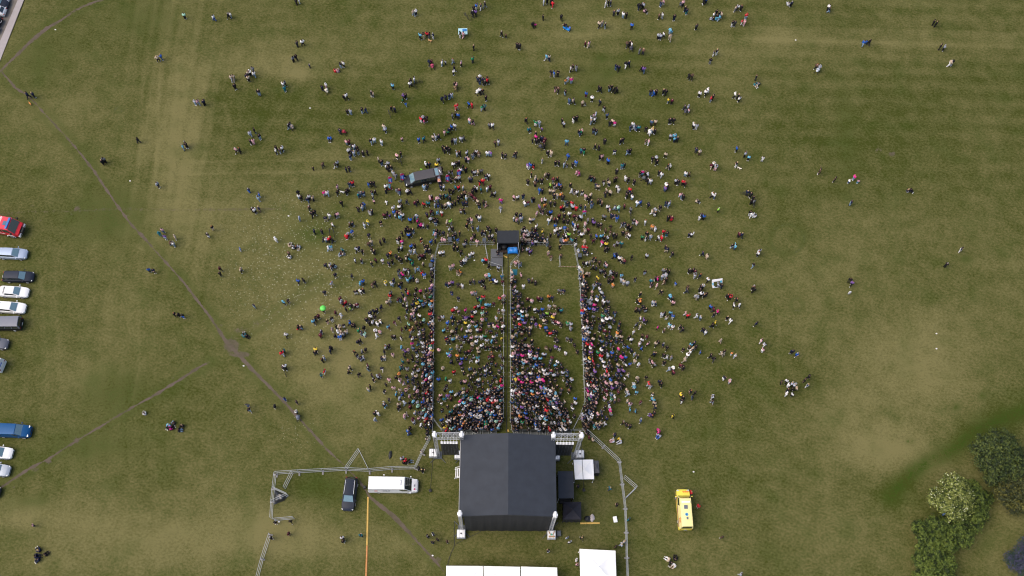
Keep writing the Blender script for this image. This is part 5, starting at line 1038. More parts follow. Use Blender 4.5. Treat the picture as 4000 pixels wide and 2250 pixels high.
# ================================================================ people
# every entry: x y (enlarged survey tile, 2.574 px per picture px), clothes: top colour, trouser colour, then flags s = sitting, c = child
TILES = {
(0, 0): """1852 160 zk;2148 180 wb;2295 160 kk;2318 150 wi;1585 590 sk;1617 573 bj;2325 785 sl;2347 780 ss;2360 870 kk;2500 740 sk;2480 770 nk;2512 730 wk;2540 700 gg;2555 748 wi;2497 792 sk;275 955 nd;330 955 nd;1960 1030 li;1992 1030 pi;2050 1030 nk;2515 1345 li;2555 1310 kk;1385 1410 kd;1862 1445 kk;2518 1425 kk;2546 1425 pp""",
(0, 563): """1838 28 ci;1872 10 kk;1045 160 gk;1028 180 kk;1585 410 ld;2372 60 pk;2408 60 kk;2500 465 nb;2540 660 kk;2562 668 wk;1635 870 pj;1605 905 tt;1660 935 vi;1760 935 ss;1720 1000 ui;1748 1005 wi;2137 845 ks;2090 915 kw;2415 1060 bwc;1500 1270 bd;1545 1275 nd;2213 1255 mk;2215 1308 kk;2423 1265 sk""",
(0, 1126): """1757 265 kk;1797 270 kk;1838 280 kb;2555 180 ni;2475 480 kks;2455 482 tks;1460 1265 wks;1703 1375 cks;1752 1360 kis;1835 1375 kks;1708 1412 fks;1795 1430 kis;2495 1180 gj;2505 1225 ki""",
(0, 1687): """335 940 pkc;395 1195 nks;358 1250 nns;388 1278 nns;455 1240 kks""",
(1000, 0): """403 15 kk;432 10 wwc;1582 130 si;1607 122 wn;2190 90 kk;2217 65 bw;2260 65 kw;2300 45 kg;2178 135 kk;2207 130 vk;1650 362 ck;1682 352 us;1719 350 rk;1743 352 mg;1778 360 nw;2050 345 kw;2085 350 pp;2468 340 kk;2512 360 ukc;412 440 dd;468 430 wk;373 595 gk;402 575 kk;540 662 nkc;850 655 ki;878 645 wk;795 715 rrs;825 715 pws;2188 475 kk;1742 630 nd;1765 625 mk;1870 632 wi;1905 630 lnc;1980 615 gi;2063 640 pk;2180 600 ed;1992 690 kk;1984 725 wk;270 850 wg;290 840 gk;287 890 tt;665 885 nk;703 862 wp;885 978 kk;908 968 wk;1160 940 kd;1178 945 sg;1372 868 ck;1555 820 kk;1590 800 wi;1550 848 wk;2000 850 kd;2018 860 pk;1505 965 kk;1483 970 vk;1473 1010 ekc;1508 1052 bic;1873 1000 nd;1905 980 nd;1943 970 ni;1965 962 li;2250 780 wn;2230 800 nd;2252 825 nj;2285 805 nk;2297 830 dk;2322 795 uk;2326 812 rk;2250 915 wk;2277 925 kd;2312 985 kk;2140 1050 bk;2172 1058 rr;2273 1085 el;2297 1080 tk;2015 1072 rp;2010 1092 rrc;1362 1095 kd;1393 1100 nk;918 1125 kk;949 1125 li;1063 1110 ki;1102 1110 nj;1975 1165 gd;2003 1150 kk;2032 1165 bd;1658 1200 rw;1678 1190 lk;1688 1222 fpc;1712 1195 km;340 1255 nw;326 1275 ki;28 930 ki;35 1375 ki;845 1320 nd;740 1385 bds;1285 1275 sl;1300 1305 lk;2147 1215 pi;2180 1230 kp;2350 1262 gd;2380 1265 wd;1967 1280 bk;1998 1270 wg;1948 1310 nk;1930 1335 ekc;1892 1335 ps;1468 1400 pkc;1637 1408 bn;1687 1398 td;1780 1385 sd;1805 1380 ll;1835 1375 nk;2060 1400 lg;2085 1390 gd;1973 1420 kk;2003 1415 li;1155 1420 ki;1190 1412 wi;1262 1430 wi;910 1430 pi;935 1430 mk;2435 1430 wl;2405 1438 uk""",
(1000, 563): """200 40 kk;198 72 wk;240 65 ui;262 45 wk;985 30 wi;965 28 kj;1015 45 kk;932 70 wk;965 85 nk;985 92 li;948 130 ni;1025 75 ki;1077 95 kk;1118 85 kk;1230 155 sk;1262 185 kj;1330 200 lk;1305 225 wn;1330 248 kk;1358 240 kl;1380 295 lg;1402 320 gg;1418 120 pk;1455 100 kk;575 245 kkc;672 210 ud;795 215 kw;818 195 lk;905 255 nn;935 250 kd;1835 165 lk;1815 215 yk;1705 205 wk;1740 210 nk;1663 260 adc;1868 255 kk;1985 210 wk;2015 200 kd;2042 190 kk;2078 235 kd;2058 265 wn;2110 260 kk;2020 100 li;2047 95 kk;2120 90 lk;2110 155 nk;2132 155 pg;2178 120 gi;2195 95 kg;2215 85 wk;2240 100 us;2330 95 wi;2360 95 vi;2477 110 kd;2507 120 dk;1880 40 kk;1895 62 kd;1920 45 kd;1945 60 kk;1485 325 nk;1940 295 gd;1968 285 kl;2180 285 kd;2200 288 ld;2232 285 sk;2265 275 gd;1960 360 kk;2000 365 kw;2018 350 sk;2045 345 lk;2148 350 gn;2162 358 nk;2313 330 ki;2337 325 wk;2250 385 kr;2282 375 rm;2005 440 td;2037 440 rk;2082 440 wi;1858 435 nn;1885 435 wk;1690 435 ii;1720 425 dn;945 405 nj;970 395 rn;1130 410 bj;1158 400 kd;1185 400 kd;818 435 ps;820 490 kd;685 495 fl;718 495 wi;908 482 kk;928 465 kk;1308 430 wk;1345 435 cr;1305 470 kn;1420 470 gl;1442 470 mj;1520 480 wk;1548 480 kd;1168 490 ki;1198 485 kk;1030 510 tj;1055 500 gj;1083 500 ni;425 490 kk;432 530 wi;455 545 kk;520 560 nj;535 535 ld;572 545 sd;30 510 bi;22 545 ii;30 650 nd;860 595 kk;1175 545 nwc;1188 580 pkc;1312 585 wwc;1028 655 kd;1065 620 kc;1085 612 bi;1070 642 li;1145 690 gw;1165 680 kd;1290 720 mk;1318 705 kd;1345 720 vnc;1382 645 ws;1388 690 bj;1400 722 wk;1420 690 md;1450 700 sl;1450 738 ci;1472 720 wk;1448 580 lk;1440 635 wk;1465 620 kk;1515 580 ng;1600 595 mn;1625 580 kk;1688 610 rk;1730 600 tk;1750 548 pk;1768 538 kr;1825 555 pj;1855 525 nd;1885 525 kd;1915 525 td;1800 610 li;1832 612 nb;1870 625 kk;1905 620 sk;1940 610 wi;1975 605 nd;2005 590 kk;2030 572 kk;1945 475 kk;1978 475 kk;1950 542 nn;2040 545 kd;2070 520 kk;2100 495 uk;2115 545 lc;2145 505 us;2170 518 mk;2200 550 mu;2230 580 su;2175 480 kk;2085 600 nn;2115 600 nk;2198 455 kn;2215 448 wk;2260 455 tk;2325 450 wi;2355 435 mk;2370 505 kk;2400 500 wk;2462 570 fv;2460 650 gl;2285 590 kk;2315 605 up;2245 620 kj;2222 730 kd;2248 745 wi;2135 770 ku;2165 765 pw;2060 670 ul;2092 670 kk;1720 710 nm;1755 685 mk;1778 690 ki;1825 690 ci;1868 695 wr;1760 760 lk;1790 760 kk;1805 792 ni;1825 770 kk;1550 765 bk;1590 750 nd;1615 730 lc;1625 775 fk;1635 822 nk;1658 820 fk;1682 820 wk;1725 825 kn;1920 790 su;1955 780 as;1500 870 kk;1530 868 kd;1580 870 ki;1470 900 kk;1535 920 bk;1560 910 nd;1550 868 kk;1520 850 kk;1255 795 kk;945 810 uk;972 800 nk;1125 785 yi;1090 815 li;1135 920 nd;1160 990 sg;1135 1008 ud;1250 988 kk;1285 965 kd;965 890 bs;910 930 rr;925 912 lk;700 750 ns;738 720 wl;798 720 kk;818 710 pg;563 705 kk;585 690 kd;535 640 ud;437 750 li;770 815 wk;585 880 nk;662 880 kn;680 960 kn;705 962 wi;740 955 rk;768 968 kn;198 960 ww;340 1025 sss;365 1040 wks;400 1035 kds;432 1025 lss;330 1100 uk;345 1140 wns;727 1050 wi;752 1040 cw;868 1065 tu;848 1100 mls;872 1095 sis;1010 1060 lk;1030 1050 nd;1068 1085 kk;1165 1060 kk;1188 1085 kd;1325 1120 nd;1350 1100 od;1405 1135 nd;1440 1150 kk;1460 1172 kk;995 1170 wk;1060 1175 kl;700 1220 nd;745 1220 wk;775 1220 kis;757 1248 kw;1160 1205 kd;1203 1170 mk;1272 1175 wg;1340 1205 nk;1370 1180 kk;1425 970 kw;1445 952 kk;1467 985 fw;1660 965 kr;1800 970 kd;1760 985 bd;1560 1030 bk;1595 1020 kk;1435 1055 kk;1465 1045 lk;1555 1080 li;1595 1085 wi;1698 1035 kd;1725 1030 kk;1712 1072 kj;1745 1075 kd;1640 1138 kw;1665 1130 mk;1692 1125 kk;1508 1150 sd;1530 1128 qd;1550 1168 td;1575 1200 ej;1680 1210 sk;1435 1280 ki;1500 1270 lk;1535 1275 kw;1605 1265 gi;1632 1258 cw;1475 1315 fd;1445 1328 ni;1670 1300 ro;1692 1320 bw;1523 1370 ci;1550 1350 td;1580 1345 nd;1620 1375 sw;1300 1400 yw;1365 1408 li;1382 1372 nd;1440 1425 kb;1462 1402 kn;795 1320 nd;963 1330 nd;1050 1405 cg;1076 1385 bd;1170 1420 us;1195 1400 kd;760 1405 ls;425 1378 bk;478 1370 kd;1775 1138 sl;1775 1182 bn;1774 1262 ln;1755 1300 kd;1775 1332 kk;1760 1382 kd;1770 1430 pd;1870 965 pk;1898 970 ps;1995 1010 kd;2030 970 bi;1990 1045 kk;2025 1050 kk;2110 980 kd;2095 1012 gd;1885 900 nd;1930 920 sd;1980 932 ki;1940 860 wk;1972 850 kd;2048 900 kd;2005 908 dn;1790 890 ci;1815 878 kk;1845 890 kd;1805 915 pi;2120 825 kk;2180 845 nd;2230 850 ii;2335 848 kd;2352 872 kn;2270 895 nk;2297 895 kl;2170 955 pk;2195 920 kk;2415 865 kk;2225 985 ps;2345 940 kd;2375 930 wn;2395 975 kd;1850 1100 wk;1880 1095 wk;2062 1090 kk;2090 1178 wi;2120 1152 gw;2150 1120 wi;2178 1105 wk;2065 1195 kd;2285 1175 ck;2310 1170 rk;1953 1240 sl;1980 1225 ps;2028 1290 us;2055 1290 os;2340 1230 kk;2437 1250 lk;2470 1330 tb;2480 1390 mk;1915 1410 nj;1947 1405 pk;1975 1395 vn;2155 1390 kk;2188 1380 dg;2255 1390 nk;2285 1380 kk;2315 1325 pl;2345 1325 ck;2360 1378 ny;2390 1370 bk;2414 1385 wk;2035 1420 dk;2075 1425 ww;2300 1440 kk;2432 1105 kn""",
(2000, 0): """320 20 ll;355 10 kk;397 18 kk;410 42 rr;312 175 kk;497 175 kk;210 250 kk;232 255 fkc;540 262 nos;942 40 ww;970 25 kn;992 30 nd;1025 130 dd;1068 120 lk;1118 150 wi;1152 155 kk;878 245 sk;908 235 sl;937 255 ki;1205 262 bk;1275 65 kn;1297 60 kd;1320 55 lk;1328 105 pks;1497 40 nj;1523 25 pl;1720 32 pk;1742 90 kn;1757 112 nt;1482 165 uk;1513 155 wl;1632 175 kn;1855 270 dk;2030 155 wk;2055 128 kk;2082 142 kk;2060 172 kc;2105 150 sg;2082 178 ci;2025 188 kls;2250 85 sg;2272 75 wk;2305 80 kk;2355 165 ri;2312 220 rw;2340 225 pp;2215 235 kw;2240 235 dd;1930 10 kk;1955 5 bn;1590 315 ci;1608 325 cgc;1590 375 ss;1525 350 wk;1492 368 ln;1470 365 lk;53 460 kk;75 465 kk;738 440 mk;773 445 ps;1157 445 ud;1183 440 kk;1203 450 wu;1285 510 gg;1320 515 ud;347 575 cl;373 580 sn;590 692 wk;612 675 ks;645 685 gl;392 735 ku;423 740 bl;460 745 kk;540 820 oi;562 800 lw;598 810 fi;1045 675 nj;1072 685 nk;1145 650 kw;1175 640 nk;1302 690 kk;1327 700 vj;437 900 kp;465 900 uk;535 930 ki;873 888 kk;890 900 kk;983 892 ki;1002 880 kk;1022 908 kk;1050 905 kk;745 950 bm;805 990 wk;885 1030 nk;925 1095 kl;577 1015 jj;615 1015 sd;710 1040 su;735 1048 kwc;1395 930 kj;1425 938 bb;1453 930 kk;1522 920 kk;1547 925 kk;1575 1010 yj;1608 1020 mk;1780 770 kk;1810 770 uk;1735 1080 dd;1770 1080 ld;1777 1115 plc;2030 535 kw;2060 520 kw;1995 615 kg;1887 945 wk;1968 912 ww;1948 932 wk;1998 995 rj;2022 978 kk;2240 955 wk;2275 970 kk;2285 998 wk;2455 780 kd;2440 845 tss;2475 845 gks;142 1210 kk;238 1240 ew;273 1240 li;168 1295 tks;300 1300 vkc;505 1215 kk;523 1252 lk;620 1200 kw;650 1190 kk;820 1165 pl;840 1158 lk;797 1192 ls;832 1205 wk;797 1225 gi;955 1165 jk;985 1240 kn;1012 1225 sk;1033 1245 fw;677 1330 kj;688 1332 ek;705 1320 pk;822 1315 kj;848 1325 ki;1190 1285 nj;1215 1255 wi;1228 1282 lw;1250 1285 nj;1273 1290 tk;1403 1235 jd;1442 1230 su;1347 1300 kd;1382 1332 ww;1410 1310 si;1437 1320 kk;1418 1300 yk;1588 1215 kk;1623 1215 kk;1595 1375 ld;1634 1372 ck;1636 1402 cn;1662 1400 kk;1825 1260 wk;1855 1272 lw;205 1410 kk;240 1382 fk;238 1348 kk;270 1410 kk;300 1395 nn;330 1410 mk;247 1422 kk;320 1432 mk;550 1430 cj;933 1420 kk;1090 1420 kk;1110 1412 kn;1345 1420 us;1375 1425 pw""",
(3000, 0): """235 40 nk;205 45 wls;610 75 wk;617 98 ki;1667 225 kk;1692 240 kk;960 435 bi;990 425 bjc;1018 425 kd;1735 470 kk;1770 480 lk;1835 635 sw;1852 630 kl;490 670 uk;515 680 li""",
(2000, 563): """325 15 kk;22 112 kg;38 100 kd;360 90 kk;395 90 ss;563 125 bj;697 65 tj;722 65 ke;835 25 kd;875 35 kd;1032 80 nw;1163 80 ni;1187 70 kk;885 130 kk;907 130 pk;967 170 bk;305 165 gw;158 220 vw;183 215 bl;217 220 kr;438 190 kk;472 190 kk;525 205 li;553 215 klc;610 210 kk;643 190 bi;1107 220 ti;1127 215 kk;1053 275 kk;1413 150 kk;1450 142 lk;1457 182 kk;1545 110 sk;1853 60 nd;1887 85 su;195 305 kk;335 315 su;365 315 kk;653 285 pp;674 295 fp;1285 300 ks;1312 290 fc;1345 290 qk;1363 312 lk;1365 368 kk;1390 375 wl;1480 290 kd;1505 310 wl;1568 225 ks;1587 225 wk;235 345 sl;300 368 kk;160 380 kk;230 400 uk;262 365 dks;415 360 mg;455 355 kk;782 338 kk;802 345 kc;825 355 kd;922 385 kw;962 365 ks;978 395 sn;1030 360 kk;1047 350 uk;1142 345 ww;1170 360 kk;1230 380 kk;1648 375 lk;1668 385 kd;1720 385 rk;1738 398 mk;1745 300 wi;1782 305 uk;2003 222 ms;2030 208 wk;2047 238 lp;2260 50 bk;2342 100 lk;2380 140 ck;2520 150 ww;2258 205 kw;385 415 ak;425 420 kw;450 420 pk;480 418 bk;490 442 kk;588 415 kk;278 465 bb;305 470 nk;385 475 sd;420 480 sn;598 475 ww;630 480 ks;655 490 wk;705 490 kw;845 418 ng;866 432 sk;1058 438 wk;1072 462 ww;950 468 sn;987 490 sk;940 505 kn;1550 415 wk;1540 448 vj;1567 425 kk;1163 490 kk;1185 462 rb;1203 498 kn;1208 535 wi;1153 518 kd;20 540 pk;58 540 wk;112 525 nj;200 562 ki;218 558 kk;130 600 wi;160 595 mi;298 570 pk;333 565 lk;387 595 dk;430 600 kk;423 525 kk;455 520 sl;493 513 oj;510 538 kn;740 530 ps;793 518 sk;770 555 kk;800 582 ni;803 618 ji;865 570 ud;890 575 nk;902 598 uk;540 588 tl;556 602 kj;600 598 rw;612 632 lk;645 645 rr;495 640 rk;520 650 kk;275 635 vu;332 620 ou;690 630 kt;735 635 nl;728 688 fc;250 700 ps;290 670 kk;310 678 kp;358 690 ku;388 690 bk;475 725 mk;525 720 kd;578 705 wk;628 730 mk;655 738 ks;690 740 lk;963 638 wk;982 658 pwc;1033 640 li;1070 645 zt;1130 625 mn;1260 595 wi;1290 590 bn;1372 615 nk;1195 660 gd;1550 600 nj;1580 600 li;1695 515 pi;1722 532 kk;2015 510 wk;2038 520 wj;1852 570 sds;2365 490 nd;2400 508 kk;2425 545 kd;2408 582 kk;2432 582 gd;1410 680 sw;1442 665 lw;1438 700 kw;1490 640 kd;2075 660 ak;1905 720 nl;1927 735 bk;1885 745 wwc;2395 692 kw;2415 712 ww;2437 728 wns;925 735 gk;1003 720 nn;1030 728 ns;1055 748 bi;1568 745 kk;1587 740 kk;1605 748 mr;20 748 wi;45 710 kk;85 720 nk;92 752 li;50 768 pg;185 765 sn;212 765 lk;370 772 wi;395 748 sk;430 760 mk;455 772 kd;520 770 kk;560 780 kk;245 830 wk;765 770 gn;735 808 pw;810 765 nk;822 792 vk;865 812 kk;890 820 ku;613 805 bk;632 822 wi;660 830 mk;435 825 bj;1222 780 kl;1252 792 pw;1340 785 wl;1130 805 nl;1160 830 kk;1190 848 kk;1105 810 dl;1177 825 kk;1410 835 os;1440 855 lw;120 855 kk;200 860 du;235 862 km;305 880 yk;160 925 wk;130 920 pk;95 965 sk;145 970 su;170 972 su;210 970 kw;240 988 wk;265 955 kd;310 930 kk;330 982 sk;355 960 lk;387 915 kk;198 930 kk;290 982 kk;430 872 ws;455 862 sk;487 855 wk;530 850 bl;560 862 uk;632 870 wk;672 885 gk;700 912 wk;732 875 ss;767 868 mk;515 925 kw;541 925 wk;570 915 an;465 915 nk;547 975 ok;520 980 pk;600 970 td;640 960 kk;795 930 kk;850 930 bk;900 930 ck;928 945 kd;965 950 lk;820 975 mk;940 870 uk;992 838 ku;988 892 us;1020 918 kn;1050 925 kk;1115 895 kk;1153 905 us;1177 922 wk;1310 940 ek;1350 945 kw;1355 905 kd;1393 935 li;1525 885 rk;1556 902 kt;1473 945 wk;1505 945 rr;1782 910 nk;1805 915 wk;2283 910 mk;2310 915 nd;730 985 ss;908 995 fw;947 1008 yk;930 995 kw;1028 1015 lpc;1062 1000 gk;1100 1005 td;718 1040 ri;745 1045 rw;938 1060 kk;965 1055 kd;640 1020 wk;665 1078 lw;730 1085 nd;757 1102 kw;1030 1125 bk;1056 1120 nd;1080 1150 wk;1105 1165 sk;1128 1178 mn;1203 1140 kk;1355 1125 lk;1545 1038 kk;1556 1062 ns;1612 1105 kd;1918 1100 nk;1962 1130 ss;2213 1025 kl;2243 1032 cj;2485 1078 lk;2473 1102 wk;2425 1220 ki;813 1160 kw;837 1165 ks;720 1200 kk;750 1200 wk;778 1195 sg;880 1195 uk;933 1205 kw;947 1218 pi;813 1240 kk;847 1245 nd;890 1280 gk;920 1278 kn;940 1312 kk;160 1065 lk;188 1085 vk;103 1060 kk;380 1040 kk;480 1035 kk;365 1095 sp;393 1140 us;490 1125 ud;38 1200 ps;60 1190 sn;80 1212 gi;90 1320 pk;170 1375 nd;203 1370 uk;235 1395 kd;115 1430 ww;993 1295 lw;1020 1298 kk;1050 1310 kk;752 1310 sk;778 1312 us;710 1302 sg;860 1350 yk;848 1405 nw;883 1415 nk;970 1370 kk;1000 1372 uk;1015 1420 os;1098 1325 cl;1102 1370 ll;1125 1385 sl;1160 1402 lg;1018 1350 mk;1335 1290 ki;1237 1360 kj;1523 1275 gd;1550 1278 kd;1580 1285 kk;1545 1322 lw;1512 1335 li;1398 1380 tn;1405 1412 kp;1445 1350 kn;1462 1358 fk;1552 1362 ku;1530 1390 us;1455 1425 ps;1645 1405 blc;1783 1275 kk;1818 1270 kk;1842 1285 mw;1840 1325 lw;1890 1325 nd;1970 1365 wk;1920 1435 wk;1898 1440 kk;1760 1440 ud;2425 1440 uk;2070 1415 lk;2105 1425 kn""",
(3000, 563): """520 275 uk;672 355 uk;868 335 fi;815 375 wjc;905 376 pcc;1402 468 kls;1428 460 kks;835 590 ni;1940 1060 kw;1790 1215 kk;823 1370 kq;843 1400 vk""",
(1000, 1126): """690 45 nd;1005 40 kw;1053 32 wk;1077 22 kn;1345 82 rk;1355 52 gk;278 145 ck;322 130 dk;680 225 kk;848 108 mk;860 138 li;898 150 rk;878 158 kr;950 175 kd;905 215 kk;946 208 adc;993 175 sk;1018 172 mw;1347 118 sw;1323 142 su;1430 120 mi;1454 110 kj;1485 175 kd;1518 175 wl;1632 115 kk;1656 132 tk;800 250 mk;858 275 lw;1258 195 nk;1185 235 nk;1215 225 kd;1147 252 nk;1152 288 wk;1195 290 kd;1113 318 kn;1138 348 kk;1175 345 wk;1222 358 wl;1252 342 wk;578 335 cn;597 312 kk;625 285 mk;718 335 kp;762 312 kw;943 348 bn;968 375 kk;988 370 kd;882 380 kw;803 388 kn;840 390 sk;425 395 kr;452 392 ki;765 418 ps;795 482 kn;823 445 wk;853 435 ss;862 470 wk;845 492 bw;910 438 sl;885 462 gk;1035 425 ek;1055 452 gl;1085 400 kk;1090 465 zw;1205 428 wn;1247 440 pw;1213 482 ww;1332 390 cm;1440 305 nd;1393 345 mp;1510 285 kl;1555 312 mk;1590 300 nw;1583 230 sk;1607 215 nd;657 442 nw;648 475 mm;305 470 wk;1023 542 nk;1047 530 kn;263 655 rl;282 632 tk;602 615 yk;598 648 kn;745 628 nd;754 600 kk;665 725 kk;682 700 li;993 645 kk;1018 682 kl;1067 640 gk;1102 620 dk;1055 708 nl;1080 700 lk;1303 595 lk;1335 583 kk;1290 640 kn;1375 675 ps;1262 708 nl;1290 700 sl;1463 600 cd;1490 680 kd;1530 628 ps;1500 638 vd;1460 498 kw;1372 490 kq;1393 492 kk;1535 365 zk;1505 395 kk;1465 418 mk;1555 425 ow;1577 405 uk;1573 512 wk;1605 500 ky;1570 560 fi;1630 560 nc;1685 468 kk;1690 505 kd;272 800 kk;290 788 wk;690 838 rw;653 878 td;942 800 sk;930 842 kk;1038 870 kd;1123 778 mw;1127 812 ki;1268 810 nw;1165 880 kk;1182 922 kk;1242 880 us;1223 892 lk;1340 920 pk;1305 970 kk;1410 898 kk;1438 865 os;1445 930 pw;1487 958 pw;1527 938 bdc;1572 860 ww;1467 785 ui;1453 808 tn;1128 1018 si;1147 990 kk;1288 1040 kw;1385 1005 ps;1410 1065 cn;1450 1025 ss;1503 1035 pk;1472 1072 bd;1445 1112 ln;1298 1178 kc;1285 1160 lk;1335 1125 nk;1440 1170 sk;1430 1208 kk;1195 1258 kk;1222 1255 ww;1197 1322 li;290 1115 nb;410 1145 kd;190 1190 dk;412 1248 wk;1545 1088 pk;1582 1145 cn;1600 1105 us;1543 1152 kk;1550 1195 mk;1490 1292 pl;1508 1265 sp;1598 1255 ln;1638 1252 nd;1665 1258 gv;1573 1322 ml;1588 1348 ld;1640 1310 pk;1545 1408 kk;1530 1440 bk;1660 1380 wk;1715 1320 rk;1738 1368 wk;1970 50 nb;2035 105 nd;2175 50 pl;2207 52 gl;2260 125 et;2285 92 rw;2233 105 nk;2450 105 rk;2490 88 ps;2490 150 kk;2240 185 lk;2205 195 rk;2280 200 rk;2315 172 cn;2345 170 ci;2390 160 mk;1980 228 rk;2008 205 wk;2040 240 pk;2105 222 fk;2173 240 nd;2202 245 wd;2275 252 zw;2317 255 nk;2440 230 ul;2485 230 ws;2415 302 lw;2465 310 uk;1875 295 ls;1843 302 ud;1968 295 bk;1990 302 kk;2170 290 rk;2110 302 vw;2085 290 kk;2145 292 nk;2275 318 pw;2315 312 nc;2030 348 kw;2057 340 kk;2178 345 pk;2222 345 kd;2343 365 nw;2377 360 nk;2395 388 sl;2430 390 fk;2480 355 us;2485 392 wn;1888 428 cn;1925 408 un;1973 442 sk;2007 445 kk;2070 415 pk;2123 432 wk;2157 435 sd;2228 425 wj;2257 425 mk;2315 430 us;2360 440 nm;2475 425 kk;1915 502 nr;1955 485 kw;2025 495 sw;2055 502 ds;2105 490 bk;2165 500 pk;2220 495 lk;2268 492 ww;2300 488 ek;2370 542 ck;2410 535 kk;2475 508 yk;2020 590 sl;2063 580 kw;1960 618 tk;1840 625 ps;2230 608 sn;2240 645 sk;2310 600 kk;2345 600 kt;2385 600 kk;2420 608 kk;2450 595 kd;1930 660 cb;1950 682 vi;2025 680 ou;2110 650 kk;2143 640 mn;2070 715 bk;2160 725 dw;2188 690 kw;2230 700 tw;2345 695 mc;2380 695 mk;2455 680 gl;2480 705 kd;1868 1328 bk;1880 1380 kk;1910 1290 kk;1930 1310 kk;1915 1430 rk;1945 1440 uk""",
(2000, 1126): """158 115 mk;200 130 pw;263 105 mk;295 110 nk;372 88 ok;405 100 nd;478 30 gk;520 30 nk;375 185 ls;427 185 su;468 215 kk;495 225 td;65 190 pk;145 220 kw;175 200 kk;230 220 wk;260 230 nk;305 215 bk;100 240 wk;75 265 ck;150 280 sk;205 302 kw;235 320 kk;290 282 nj;320 270 nk;350 260 ak;390 262 kk;425 265 pk;408 298 yk;70 315 wk;105 320 bk;30 300 mk;323 330 sk;347 335 kk;413 335 kw;440 340 mk;467 352 pk;495 370 kk;558 355 ew;590 362 lk;590 402 gl;80 370 rj;125 355 vd;185 400 sw;195 358 nk;240 370 vl;285 382 or;340 405 bk;385 458 rk;353 435 nk;442 442 kk;415 440 nk;555 510 gd;592 522 kd;627 575 kk;455 535 dk;437 512 kk;440 592 vw;477 605 kw;385 620 kk;345 600 us;540 655 ww;658 640 kk;1290 60 kn;1500 40 kk;1265 130 kk;1293 135 on;1420 145 li;1439 158 nw;1588 85 cn;1612 108 kk;1620 148 pk;1318 195 kn;1345 218 kl;1248 215 uk;1277 222 dk;1905 60 wk;1930 75 kk;1950 65 kd;1890 20 kk;1760 25 dn;2430 15 kk;2168 80 kk;2195 92 rk;2258 120 kk;2228 175 wk;2283 175 wn;1995 190 bk;2025 215 md;2070 238 fk;2030 272 kn;2163 300 kk;2197 328 ww;2455 358 nd;1508 265 lw;1530 258 kk;1553 298 sw;1592 252 cn;1617 285 bw;1745 255 pw;1770 278 rk;1858 280 lw;1893 298 lj;1290 305 wn;1323 320 vd;1345 335 kd;1250 370 gk;1288 388 sl;1465 395 fk;1530 422 uk;1583 370 cw;1614 390 ws;1690 390 ks;1714 415 kd;2013 372 kk;2042 348 yk;1922 422 kn;1944 445 wl;1220 440 ww;1310 478 uk;1360 492 mk;1305 525 wk;1280 558 wp;1367 560 pk;1300 605 bk;1198 522 wk;1178 498 kk;1165 600 bn;1200 628 nk;1445 560 sd;1470 545 kk;1520 570 nn;1557 600 kk;1720 620 kk;1798 572 cg;1830 555 nk;1850 592 kd;1815 608 sk;1790 640 ws;1765 672 ws;1737 722 ss;1782 592 uk;1893 645 bnc;1228 665 li;1265 685 dn;1423 660 nk;1442 662 kk;1525 675 kd;1558 695 wl;1604 700 gl;1385 722 kw;1408 748 pk;1434 772 gk;1530 750 kk;1235 732 sw;1268 770 wk;1182 765 bk;1695 778 mk;1722 800 kk;1580 815 li;1620 805 wn;1622 848 mk;2000 680 kk;2025 712 kd;2130 640 ks;2112 660 ss;2208 655 owc;2240 680 wl;2095 528 ss;2505 530 pw;2537 568 lw;2520 622 pw;1258 905 sk;1267 935 dk;1348 900 kk;1375 962 rl;1390 988 gw;1483 940 nk;1497 965 kk;2128 905 nw;2190 938 pl;1153 1030 sn;1167 1062 li;1222 970 ws;1227 998 cw;1250 1048 cn;1412 1068 kw;1415 1122 cn;1430 1155 sk;1440 1198 nd;1290 1150 ms;1163 1135 sl;1187 1168 pl;1075 1125 uk;1185 1222 cn;1240 1238 cd;1415 1285 kvs;1430 1252 kd;1295 1328 jj;1615 1288 yk;1697 1072 yk;1717 1100 kk;1708 1132 kw;1795 1040 kk;1837 1055 kk;1815 1095 kj;2020 1098 lk;2013 1142 kl;1120 1350 uk;1150 1372 kd;1187 1392 kn;935 1365 wl;1470 1435 fk;1850 85 ls""",
(3000, 1126): """240 640 nk;285 668 bk;135 945 uk;185 935 wk;205 975 ww;235 962 lk;267 978 lk;240 1018 kk;282 1010 sk;185 1062 ww;240 1072 wk;410 890 kk;368 928 kk;395 978 nw;198 1022 kn;820 45 wwc""",
(1000, 1687): """1710 70 sk;1470 268 lk;1500 288 rk;1478 302 kks;1533 298 kis;1635 368 dk;1670 390 kk;195 912 kk;350 900 kk;330 1025 mk;150 1065 kk;868 1065 wk;877 1095 kk;1055 1045 td;1725 1055 kk;1780 1030 nw;1775 1112 kn;1825 1085 kk;1918 1105 uk;1540 15 nj;1660 198 ss""",
(2000, 1687): """668 550 nk;985 570 tj;1057 735 kk;1172 882 tk;553 1065 li;580 1108 wn;700 1070 kq;365 1200 kw;1043 1155 uk;1100 1135 ll;1127 1105 sl;1035 35 nk;1025 88 lps;1085 70 yks;1097 98 lls;1473 5 fk;1485 30 lbs;815 80 ss;775 55 mk;760 12 kn;690 12 wk;1875 745 rr;1800 612 rr;2110 1060 uk;1580 1290 sws;1642 1285 kks;1605 1312 kks;1635 1335 wss;2300 1432 ll;655 1340 pk;650 1290 ww""",
}
